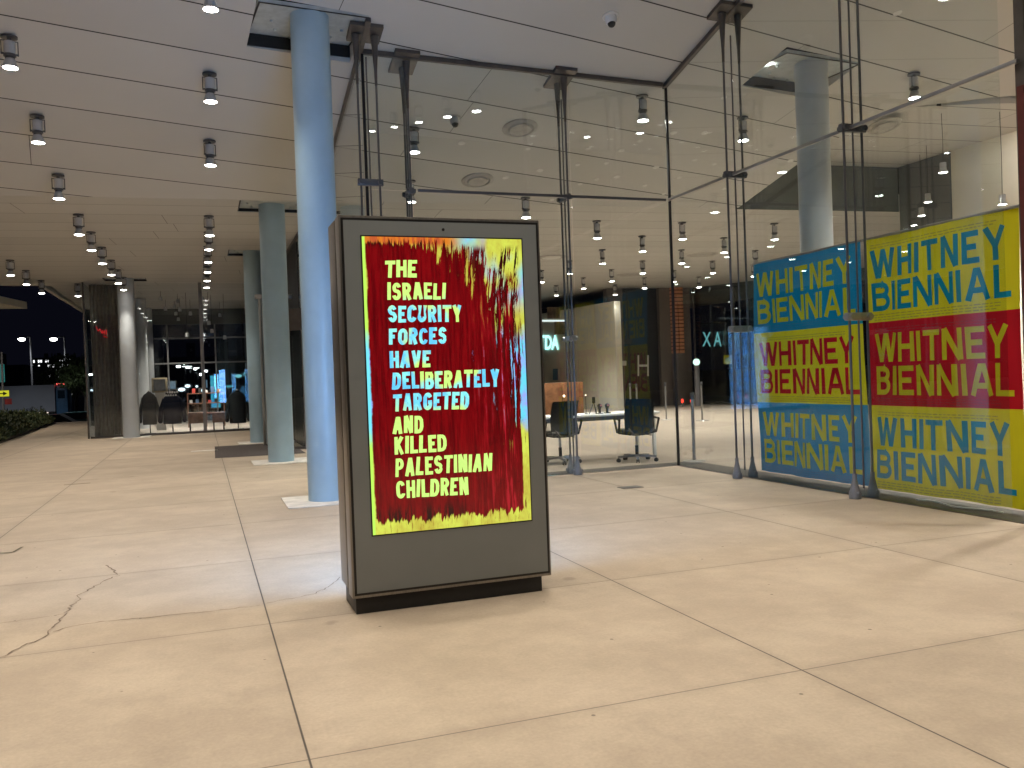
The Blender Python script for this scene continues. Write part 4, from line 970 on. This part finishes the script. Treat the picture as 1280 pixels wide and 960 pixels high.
# framed mirror on the shop wall side
o = thing('framed_mirror', (0, 0, 0), 'framed grey mirror standing behind the grey jacket', 'mirror')
A_, B_ = atY(190, 491, 30.5), atY(209, 472, 30.5)
FRM = simple('gilt_frame', (.42, .36, .24), .4)
MB().box((A_.x, 30.5, A_.z), (B_.x, 30.55, B_.z), .01).build('frame', FRM, o); MB().box((A_.x+.06, 30.485, A_.z+.05), (B_.x-.06, 30.498, B_.z-.05)).build('mirror_glass', simple('mirror_grey', (.22, .22, .20), .2, .3), o)
MB().box(((A_.x+B_.x)/2-.15, 30.56, .004), ((A_.x+B_.x)/2+.15, 30.8, A_.z+.2)).build('stand', WHITE, o)
# shop pendants; the last two are added to brighten the inner columns
for i, (x, y, Yp, nm) in enumerate([(222, 379, 31, 'upper left'), (225, 389, 32.5, 'second left'), (218, 385, 33.5, 'outer left'), (220, 394, 35, 'third left'), (223, 401, 36, 'lowest left'), (238, 394, 33, 'warm middle'), (261, 406, 30.5, 'right upper'), (265, 416, 31.5, 'right middle'), (281, 424, 31, 'right lowest'), (275, 396, 34, 'far right'), (253, 375, 32, 'centre upper'), (253, 393, 34.5, 'centre lower'), (234, 421, 30.6, 'low left'), (201, 376, 30.2, 'upper added column-brightening'), (207, 388, 33.0, 'lower added column-brightening')]):
    p = atY(x, y, Yp); o = thing('pendant_light', p, f'small shop pendant spotlight, {nm} one', 'pendant light', 'pendant lights in the shop')
    MB().tube((0, 0, .10), (0, 0, P2Z-p.z), .006, seg=6).build('cable', BLACK, o); MB().lathe([(.03, .13), (.05, .12), (.06, 0), (.05, 0)], seg=14).build('housing', FIX, o)
    MB().lathe([(.001, .004), (.052, .004), (.045, .012), (.001, .012)], seg=14).build('lens', LENS, o)
    if i % 2 == 0 or i > 12: add_spot(o, -.02, SPOT_SHOP)

# ------------------------------------------------------------------ night street
CYS = NT('totem_screen'); uvz = CYS.sep(CYS.geo())[2]
CYS.base((.01, .01, .01)); CYS.set(CYS.b.inputs['Emission Color'], CYS.mix(CYS.ramp(CYS.noise(CYS.geo(), 3, 3), .4, .6), (.03, .45, .85), (.12, .70, .95))); CYS.b.inputs['Emission Strength'].default_value = 1.3
A_, B_ = atY(263.5, 511, 45), atY(275, 468, 45)
o = thing('street_totem', ((A_.x+B_.x)/2, 45, -1.4), 'glowing cyan street totem beyond the shop, right of the grey post', 'totem'); o.location = (0, 0, 0)
MB().box((A_.x, 45, -1.4), (B_.x, 45.3, B_.z), .02).build('casing', BLACK, o)
mz = (A_.z+B_.z)/2
for z0, z1 in ((A_.z+.05, mz-.06), (mz+.03, B_.z-.05)): MB().box((A_.x+.03, 44.985, z0), (B_.x-.03, 44.997, z1)).build('screen', CYS.m, o)
LAMPW = glow('street_lamp_light', (1, 1, .97), 30)
POLE = simple('dark_pole', (.03, .03, .032), .6)
def street_lamp(x, y, Y, label, r=.28, arm=1.5, px=None):
    p = atY(x, y, Y); o = thing('street_lamp', (p.x+arm, Y, -1.4), label, 'street lamp', 'street lamps in the night street')
    MB().tube((0, 0, 0), (0, 0, p.z+1.4+.2), .09, .06, seg=10).build('pole', POLE, o); MB().tube((0, 0, p.z+1.6), (-arm, 0, p.z+1.55), .045, seg=8).build('arm', POLE, o)
    MB().box((-arm-.35, -.16, p.z+1.46), (-arm+.3, .16, p.z+1.56), .03).build('lamp_head', GREY, o)
    MB().ball((-arm, 0, p.z+1.4), r, (1, .7, .55)).build('lamp_glass', LAMPW, o)
street_lamp(27, 424, 90, 'bright street lamp over the trailer, left of two', .30, .7); street_lamp(67, 424, 90, 'bright street lamp over the trailer, right of two', .30, .9); street_lamp(90, 465, 95, 'lower street lamp beside the dark tree', .30, -.9)
WHT = glow('shop_glow', (.8, .92, 1.0), 6); 
pts = [(223, 458), (230, 457), (234, 459), (238, 459), (244, 461), (247, 459), (254, 463), (257, 464), (252, 468)]
for i, (x, y) in enumerate(pts): street_lamp(x, y, 60, 'small bright lamp in the row above the night street', .14, .4)
def flare(x, y, rx, ry, Y, mat, label):
    p = atY(x, y, Y); s = Y/FOC; o = thing('floodlight', (p.x, Y, -1.4), label, 'floodlight', 'floodlights in the night street')
    MB().tube((0, .4, 0), (0, .4, p.z+1.4), .07, seg=8).build('pole', GREY, o); MB().box((-rx*s-.05, .02, p.z+1.4-ry*s-.05), (rx*s+.05, .35, p.z+1.4+ry*s+.05), .03).build('casing', GREY, o)
    MB().ball((0, 0, p.z+1.4), 1, (rx*s, .08, ry*s)).build('lens', mat, o)
flare(234.5, 482.5, 3, 1.8, 55, WHT, 'brightest white floodlight seen through the shop'); flare(227, 487, 4, 2, 55, WHT, 'wide white floodlight seen through the shop, lower left'); flare(253, 488, 2.2, 1.6, 55, WHT, 'white floodlight just left of the cyan totem'); flare(246, 483, 1.4, 1.2, 55, WHT, 'small white floodlight between two larger ones')
flare(298, 470, 4, 2, 50, glow('teal_glow', (.3, .85, .95), 1.6), 'teal lit sign box above the black garment'); flare(308, 468, 5, 2.5, 52, glow('teal_glow2', (.2, .6, .75), .9), 'dim teal sign box at the right of the shop window')
flare(286, 483, 4, 1.4, 50, glow('teal_glow3', (.15, .75, .85), 1.0), 'flat teal sign left of the black garment')
BLS = glow('blue_poster_light', (.06, .22, .45), .8)
flare(304, 495, 4, 12, 50, BLS, 'tall blue lit poster case behind the black garment')
# distant buildings
def windows_mat(name, dens, sx, sz, col, st):
    M = NT(name); p = M.geo(); x, y, z = M.sep(p)[:3]
    gx = M.ma('FLOOR', M.ma('DIVIDE', x, sx)); gz = M.ma('FLOOR', M.ma('DIVIDE', z, sz))
    wn = M.n('ShaderNodeTexWhiteNoise', noise_dimensions='2D'); M.set(wn.inputs['Vector'], M.comb(gx, gz))
    fx = M.ma('FRACT', M.ma('DIVIDE', x, sx)); fz = M.ma('FRACT', M.ma('DIVIDE', z, sz))
    inw = M.ma('MULTIPLY', M.ma('MULTIPLY', M.ma('GREATER_THAN', fx, .2), M.ma('LESS_THAN', fx, .85)), M.ma('MULTIPLY', M.ma('GREATER_THAN', fz, .3), M.ma('LESS_THAN', fz, .8)))
    rowb = M.n('ShaderNodeTexWhiteNoise', noise_dimensions='1D'); M.set(rowb.inputs['W'], gz)
    lit = M.ma('GREATER_THAN', M.ma('ADD', wn.outputs[0], M.ma('MULTIPLY', rowb.outputs[0], .35)), dens)
    M.base((.03, .03, .035)); M.set(M.b.inputs['Emission Color'], col); M.set(M.b.inputs['Emission Strength'], M.ma('MULTIPLY', M.ma('MULTIPLY', inw, lit), st)); return M.m
def building(x0, x1, yt, Y, depth, mat, label, rows_=None):
    a, b = atY(x0, yt, Y), atY(x1, yt, Y); o = thing('office_building', ((a.x+b.x)/2, Y, -1.4), label, 'building', 'buildings across the night street'); o.location = (0, 0, 0)
    MB().box((a.x, Y, -1.4), (b.x, Y+depth, a.z)).build('facade', mat, o, smooth=False); MB().box((a.x-.3, Y-.3, a.z+.01), (b.x+.3, Y+depth, a.z+.8)).build('roof_parapet', SLATE, o, smooth=False)
    for k in range(2): MB().box((a.x+(b.x-a.x)*(.3+.3*k), Y+3, a.z+.81), (a.x+(b.x-a.x)*(.38+.3*k), Y+7, a.z+4)).build('roof_plant_room', SLATE, o, smooth=False)
    return o
building(38, 92, 449, 700, 40, windows_mat('lit_office_windows', .70, 1.55, 3.6, (.95, .97, 1), 1.7), 'dark office block with two rows of white lit windows')
building(-60, 30, 462, 260, 40, windows_mat('dim_office_windows', 1.18, 2.2, 3.3, (1, .9, .7), .8), 'low dark office block behind the trailer')
building(190, 330, 452, 200, 30, windows_mat('shop_street_windows', 1.02, 2.4, 3.4, (.5, .75, 1), .5), 'dark block seen through the shop glass')
# box truck
tr = thing('box_truck', (0, 0, 0), 'grey box trailer with a blue cab parked beyond the hedge', 'truck')
TY = 75
A_, B_ = atY(-30, 515, TY), atY(68, 481, TY); tz0 = atY(30, 516, TY).z; tz1 = atY(30, 482, TY).z
TRM = simple('trailer_grey', (.34, .36, .40), .5, 0, .06, .6)
MB().box((A_.x, TY, tz0), (B_.x, TY+2.5, tz1), .04).build('cargo_box', TRM, tr)
MB().box((A_.x, TY-.02, tz0-.12), (B_.x, TY+2.4, tz0-.01)).build('chassis', BLACK, tr)
C_, D_ = atY(70, 512, TY), atY(84, 482, TY)
MB().box((C_.x, TY+.05, -.75), (D_.x, TY+2.4, tz1-.1), .15).build('cab', simple('cab_blue', (.05, .13, .24), .4), tr)
MB().box((C_.x+.15, TY+.02, tz0+1.0), (D_.x-.2, TY+.049, tz1-.45)).build('cab_window', DGLASS, tr)
for x in (A_.x+1, A_.x+2.2, A_.x+4.6, B_.x-1.2, D_.x-.55):
    mb = MB(); mb.tube((x, TY-.02, -.92), (x, TY+.28, -.92), .48, seg=24); w_ = mb.build('wheel', RUBBER, tr); MB().tube((x, TY-.04, -.92), (x, TY-.021, -.92), .24, seg=16).build('rim', STEEL, w_)
p = atY(76, 480, TY); MB().box((p.x-.3, TY, p.z-.06), (p.x+.3, TY+.15, p.z+.06)).build('roof_light', glow('truck_red', (1, .12, .1), 2.5), tr)
for k in range(9):
    x = A_.x+.6+k*(B_.x-A_.x-.8)/9; MB().box((x, TY-.03, tz0-.10), (x+.22, TY-.022, tz0-.03)).build('marker_light', glow('marker_amber', (1, .85, .7), 1.2) if k == 0 else bpy.data.materials['marker_amber'], tr)
TRL = bpy.data.lights.new('street_light', 'SPOT')
def street_pool(x, y, z, W):
    l = bpy.data.lights.new('street_light', 'SPOT'); l.energy = W; l.spot_size = math.radians(150); l.spot_blend = .8; l.shadow_soft_size = .4; l.color = (.92, .95, 1)
    o = bpy.data.objects.new('street_light', l); COL.objects.link(o); o.location = (x, y, z)
q1 = atY(27, 424, 90); q2 = atY(67, 424, 90)
for q_ in (q1, q2):
    street_pool(q_.x, 89, q_.z-.4, 1300); street_pool(q_.x+2, 64, q_.z, 1300)
# unseen street lamp added left of the frame to light the side pavement
o = thing('street_lamp', (-10.2, 35.5, 0), 'unseen street lamp added to light the side pavement by the hedge', 'street lamp')
MB().tube((0, 0, 0), (0, 0, 7.0), .09, .06, seg=12).build('pole', GREY, o); MB().box((-.2, -.16, 7.0), (.9, .16, 7.1), .03).build('lamp_head', GREY, o); MB().ball((.5, 0, 6.98), .14, (1.6, 1, .4)).build('lamp_glass', LAMPW, o)
add_spot(o, 6.85, 1700, 150, (1, .9, .76)); [c for c in o.children if c.type == 'LIGHT'][0].location.x = .5
# fluted mesh curtain inside the dark corner bay, jacket marks, red neon reflection as glowing tube
cu = MB(); V = [[cu.bm.verts.new((-3.0+.0085*i, 28.15+.05*math.sin(i*.55)+.02*math.sin(i*.21), z)) for i in range(100)] for z in (.02, P2Z-.01)]
for i in range(99): cu.bm.faces.new((V[0][i], V[0][i+1], V[1][i+1], V[1][i]))
bmesh.ops.solidify(cu.bm, geom=cu.bm.faces[:], thickness=.004)
tag(cu.build('mesh_curtain', simple('curtain_grey', (.34, .32, .29), .8)), 'grey fluted mesh curtain inside the dark corner bay', 'curtain')
o = thing('neon_reflection', (0, 0, 0), 'small red neon reflection built as a glowing scrawl in the dark corner bay', 'sign'); NR = glow('red_neon_reflection', (.8, .03, .03), .55)
nb = MB(); NP = lambda x, y: atY(x, y, 27.9)
for st in ([(120, 408), (123, 414), (125, 411), (127, 416)], [(128, 412), (128, 417), (131, 413), (131, 418)], [(133, 412), (133, 418)], [(129, 420), (134, 422)]): nb.path([NP(*q_) for q_ in st], .012, 6)
nb.build('tube', NR, o)
# signs
sg = thing('arrow_sign', (0, 0, 0), 'yellow sign with a black right arrow at the left edge', 'sign'); Y = 42.5
A_, B_ = atY(-6, 496, Y), atY(11, 488, Y)
MB().box((A_.x, Y, A_.z), (B_.x, Y+.03, B_.z), .004).build('board', glow('lit_yellow', (.62, .62, .02), .9), sg)
ar = MB(); mz = (A_.z+B_.z)/2
ar.box((B_.x-.62, Y-.012, mz-.022), (B_.x-.2, Y-.004, mz+.022)); ar.prism([(B_.x-.22, Y-.012, mz-.09), (B_.x-.06, Y-.012, mz), (B_.x-.22, Y-.012, mz+.09)], (0, .008, 0)); ar.build('arrow', BLACK, sg, smooth=False)
MB().tube((atY(3, 500, Y).x, Y+.06, 0), (atY(3, 470, Y).x, Y+.06, atY(3, 440, Y).z), .045, seg=10).build('pole', GREY, sg)
MB().box((A_.x+.35, Y, A_.z-.35), (A_.x+.62, Y+.02, A_.z-.10)).build('red_plate', simple('red_plate', (.25, .02, .02), .5), sg)
tl = thing('traffic_light', (0, 0, 0), 'teal traffic signal box at the left edge above the arrow sign', 'traffic light')
a, b = atY(-6, 478, 43), atY(4, 455, 43); MB().box((a.x, 43, a.z), (b.x, 43.25, b.z), .03).build('signal_box', glow('teal_box', (.02, .16, .15), .7), tl); MB().tube(((a.x+b.x)/2-.2, 43.15, -.0), ((a.x+b.x)/2-.2, 43.15, a.z), .05, seg=10).build('pole', GREY, tl)
a, b = atY(86, 480, 88), atY(92, 476, 88); gs = thing('street_sign', (0, 0, 0), 'small green street sign beside the dark tree', 'sign')
MB().box((a.x, 88, a.z), (b.x, 88.05, b.z)).build('board', glow('green_sign', (.03, .35, .25), .6), gs); MB().tube((a.x-.1, 88.05, -1.4), (a.x-.1, 88.05, b.z+.2), .05, seg=8).build('pole', GREY, gs)
# parked cars behind the hedge
def car(x, Y, col, label):
    p = atY(x, 520, Y); o = thing('parked_car', (p.x, Y, -1.4), label, 'car', 'cars in the night street')
    m_ = simple('car_'+label[:5], col, .3)
    mb = MB(); prof = [(-2.1, .35), (-2.15, .75), (-1.5, .95), (-.9, 1.42), (.7, 1.45), (1.4, .98), (2.1, .85), (2.15, .35)]
    mb.prism([(a, -.85, b) for a, b in prof], (0, 1.7, 0)); mb.build('body', m_, o)
    mb = MB(); mb.prism([(-1.3, -.86, .97), (-.82, -.86, 1.36), (.62, -.86, 1.38), (1.2, -.86, 1.0)], (0, .008, 0)); mb.build('side_window', BLACK, o, smooth=False)
    for xx in (-1.35, 1.35):
        for yy in (-.86, .66): MB().tube((xx, yy, .33), (xx, yy+.2, .33), .33, seg=20).build('wheel', RUBBER, o)
    for yy in (-.65, .65): MB().box((2.13, yy-.15, .65), (2.17, yy+.15, .78)).build('tail_light', RED, o)
car(100, 62, (.04, .10, .10), 'teal car in the street beside the vestibule'); car(60, 58, (.03, .03, .035), 'dark car half hidden behind the hedge')
# hedge bed
rnd = random.Random(11)
hm = NT('hedge_leaf'); hn = hm.noise(hm.geo(), 2.2, 3); hm.base(hm.mix(hm.ramp(hn, .35, .65), (.022, .045, .012), (.075, .085, .025))); hm.rough(.7)
bm = bmesh.new()
def leaf(c, s, up=1.0):
    d = Vector((rnd.uniform(-1, 1), rnd.uniform(-1, 1), rnd.uniform(.1, 1.2)*up)).normalized(); n = d.orthogonal().normalized(); n.rotate(Matrix.Rotation(rnd.uniform(0, 6.28), 3, d))
    vs = [bm.verts.new(c), bm.verts.new(c+d*s*.5+n*s*.16), bm.verts.new(c+d*s), bm.verts.new(c+d*s*.5-n*s*.16)]; bm.faces.new(vs)
for i in range(26000):
    t = rnd.random(); Yh = 24.5+t*18.5; xr = -5.25-(Yh-26)*.055; Xh = xr-rnd.random()**1.4*3.0
    hgt = .42+.16*math.sin(Yh*1.7)+.12*math.sin(Yh*4.1+Xh*2)
    leaf(Vector((Xh, Yh, .06+rnd.random()**.7*hgt*min(1, (xr-Xh)*2.2+.25))), rnd.uniform(.06, .17))
me = bpy.data.meshes.new('hedge_planting'); bm.to_mesh(me); bm.free(); me.materials.append(hm.m); o = bpy.data.objects.new('hedge_planting', me); COL.objects.link(o); tag(o, 'low green planting along the left pavement edge', kind='stuff')
pb = MB(); pb.prism([(-5.15, 24.3, 0), (-6.25, 43.4, 0), (-9.5, 43.4, 0), (-9.5, 24.3, 0)], (0, 0, .10)); struct(pb.build('planting_bed_soil', simple('soil', (.03, .022, .015), .9)))
# dark street trees
tm = NT('night_tree_leaf'); tn = tm.noise(tm.geo(), 1.2, 3); tm.base(tm.mix(tm.ramp(tn, .35, .65), (.03, .05, .012), (.07, .10, .03))); tm.rough(.7)
def tree(x, yb, Y, h, r, label):
    p = atY(x, yb, Y); o = thing('street_tree', (p.x, Y, -1.4), label, 'tree', 'dark trees in the night street')
    mb = MB(); mb.tube((0, 0, 0), (.1, 0, h*.5), .16, .10, seg=10)
    for k in range(5):
        a = k*1.26; mb.tube((.1, 0, h*.45), (r*.6*math.cos(a), r*.6*math.sin(a), h*(.62+.05*k)), .07, .02, seg=6)
    mb.build('trunk', simple('bark_'+str(int(x)), (.05, .04, .03), .9), o)
    global bm; bm = bmesh.new()
    for i in range(2600):
        a = rnd.uniform(0, 6.283); rr = rnd.random()**.5; zz = rnd.uniform(-1, 1); k = rnd.randrange(7)
        cx, cy_, cz = r*.5*math.cos(k*.9*1.7), r*.5*math.sin(k*.9*1.7), h*(.62+.05*k)
        leaf(Vector((cx+rr*r*.55*math.cos(a), cy_+rr*r*.55*math.sin(a), cz+zz*r*.42)), rnd.uniform(.2, .5))
    me = bpy.data.meshes.new('crown'); bm.to_mesh(me); bm.free(); me.materials.append(tm.m); c = bpy.data.objects.new('crown', me); COL.objects.link(c); c.parent = o
tree(95, 520, 80, 5.2, 2.2, 'dark street tree between the blue cab and the shop corner'); tree(74, 520, 110, 4.4, 2.2, 'dark street tree behind the blue cab'); tree(107, 520, 72, 5.0, 1.8, 'dark street tree against the shop corner post')
# other canopy at the far left
cpA = at(-40, 352, 4.15); cpB = at(34, 386, 4.15); cpC = at(-40, 386, 4.15)
cn = MB(); cn.prism([(cpA.x-2, 24.5, 4.15), (-6.6, 24.9, 4.15), (cpB.x, cpB.y, 4.15), (cpC.x-2, cpC.y, 4.15)], (0, 0, .22)); tag(cn.build('entrance_canopy', CREAM, smooth=False), 'pale canopy corner at the far left below the soffit edge', 'canopy')

# ------------------------------------------------------------------ floor details
CRK = simple('crack_dark', (.19, .145, .105), .9)
def ribbon(name, pts, w, mat=CRK, z=.004):
    P = [at(x, y) for x, y in pts]; mb = MB(); L = []; R = []
    rr = random.Random(len(pts))
    Q = []
    for a, b in zip(P, P[1:]):
        n = max(1, int((b-a).length/.035)) if w < .012 else 1
        for i in range(n): Q.append(a.lerp(b, i/n)+(Vector((rr.uniform(-.013, .013), rr.uniform(-.013, .013), 0)) if w < .012 else Vector()))
    Q.append(P[-1])
    for i, p in enumerate(Q):
        d = (Q[min(i+1, len(Q)-1)]-Q[max(i-1, 0)]).normalized(); n = Vector((-d.y, d.x, 0))*w*(rr.uniform(.35, 1.6) if w < .012 else 1)/2
        L.append(mb.bm.verts.new((p.x+n.x, p.y+n.y, z))); R.append(mb.bm.verts.new((p.x-n.x, p.y-n.y, z)))
    for i in range(len(Q)-1): mb.bm.faces.new((L[i], L[i+1], R[i+1], R[i]))
    return struct(mb.build(name, mat, smooth=False))
ribbon('pavement_crack', [(0, 823), (30, 808), (60, 795), (64, 787), (75, 775), (90, 757), (100, 751), (98, 745), (116, 735), (140, 722), (150, 720)], .009)
ribbon('pavement_crack', [(148, 719), (141, 713), (132, 707)], .008)
ribbon('pavement_crack', [(64, 791), (90, 784), (125, 778), (200, 771), (270, 764), (325, 757)], .008); ribbon('pavement_crack', [(335, 754), (390, 744), (410, 734), (425, 722)], .007)
ribbon('pavement_crack', [(0, 780), (40, 774), (82, 768)], .005)
BRS = simple('slot_brown', (.12, .10, .055), .6)
ribbon('pavement_slot', [(80, 606.5), (113, 604)], .07, BRS); ribbon('pavement_slot', [(-20, 693), (16, 691)], .035, BRS); ribbon('pavement_slot', [(16, 691), (28, 684)], .025, BRS)
a, b = at(772, 609.5), at(797, 608); tag(MB().box((a.x, b.y-.12, 0), (b.x+.02, b.y+.06, .006), .002).build('floor_cover', DARK), 'small dark metal cover set in the paving before the reception glass', 'floor cover')
a = at(254, 563.5); struct(MB().box((a.x-.25, a.y-.15, 0), (a.x+.3, a.y+.15, .004)).build('pale_paving_patch', STONE))
# loose cable by the foot of the right banner
mb = MB(); pts = [Vector((6.62+.05*math.sin(i*1.1), 6.7-i*.12, .02)) for i in range(9)]; mb.path(pts, .008, 8); tag(mb.build('loose_cable', WHITE), 'thin pale cable lying under the yellow banner hem', 'cable')
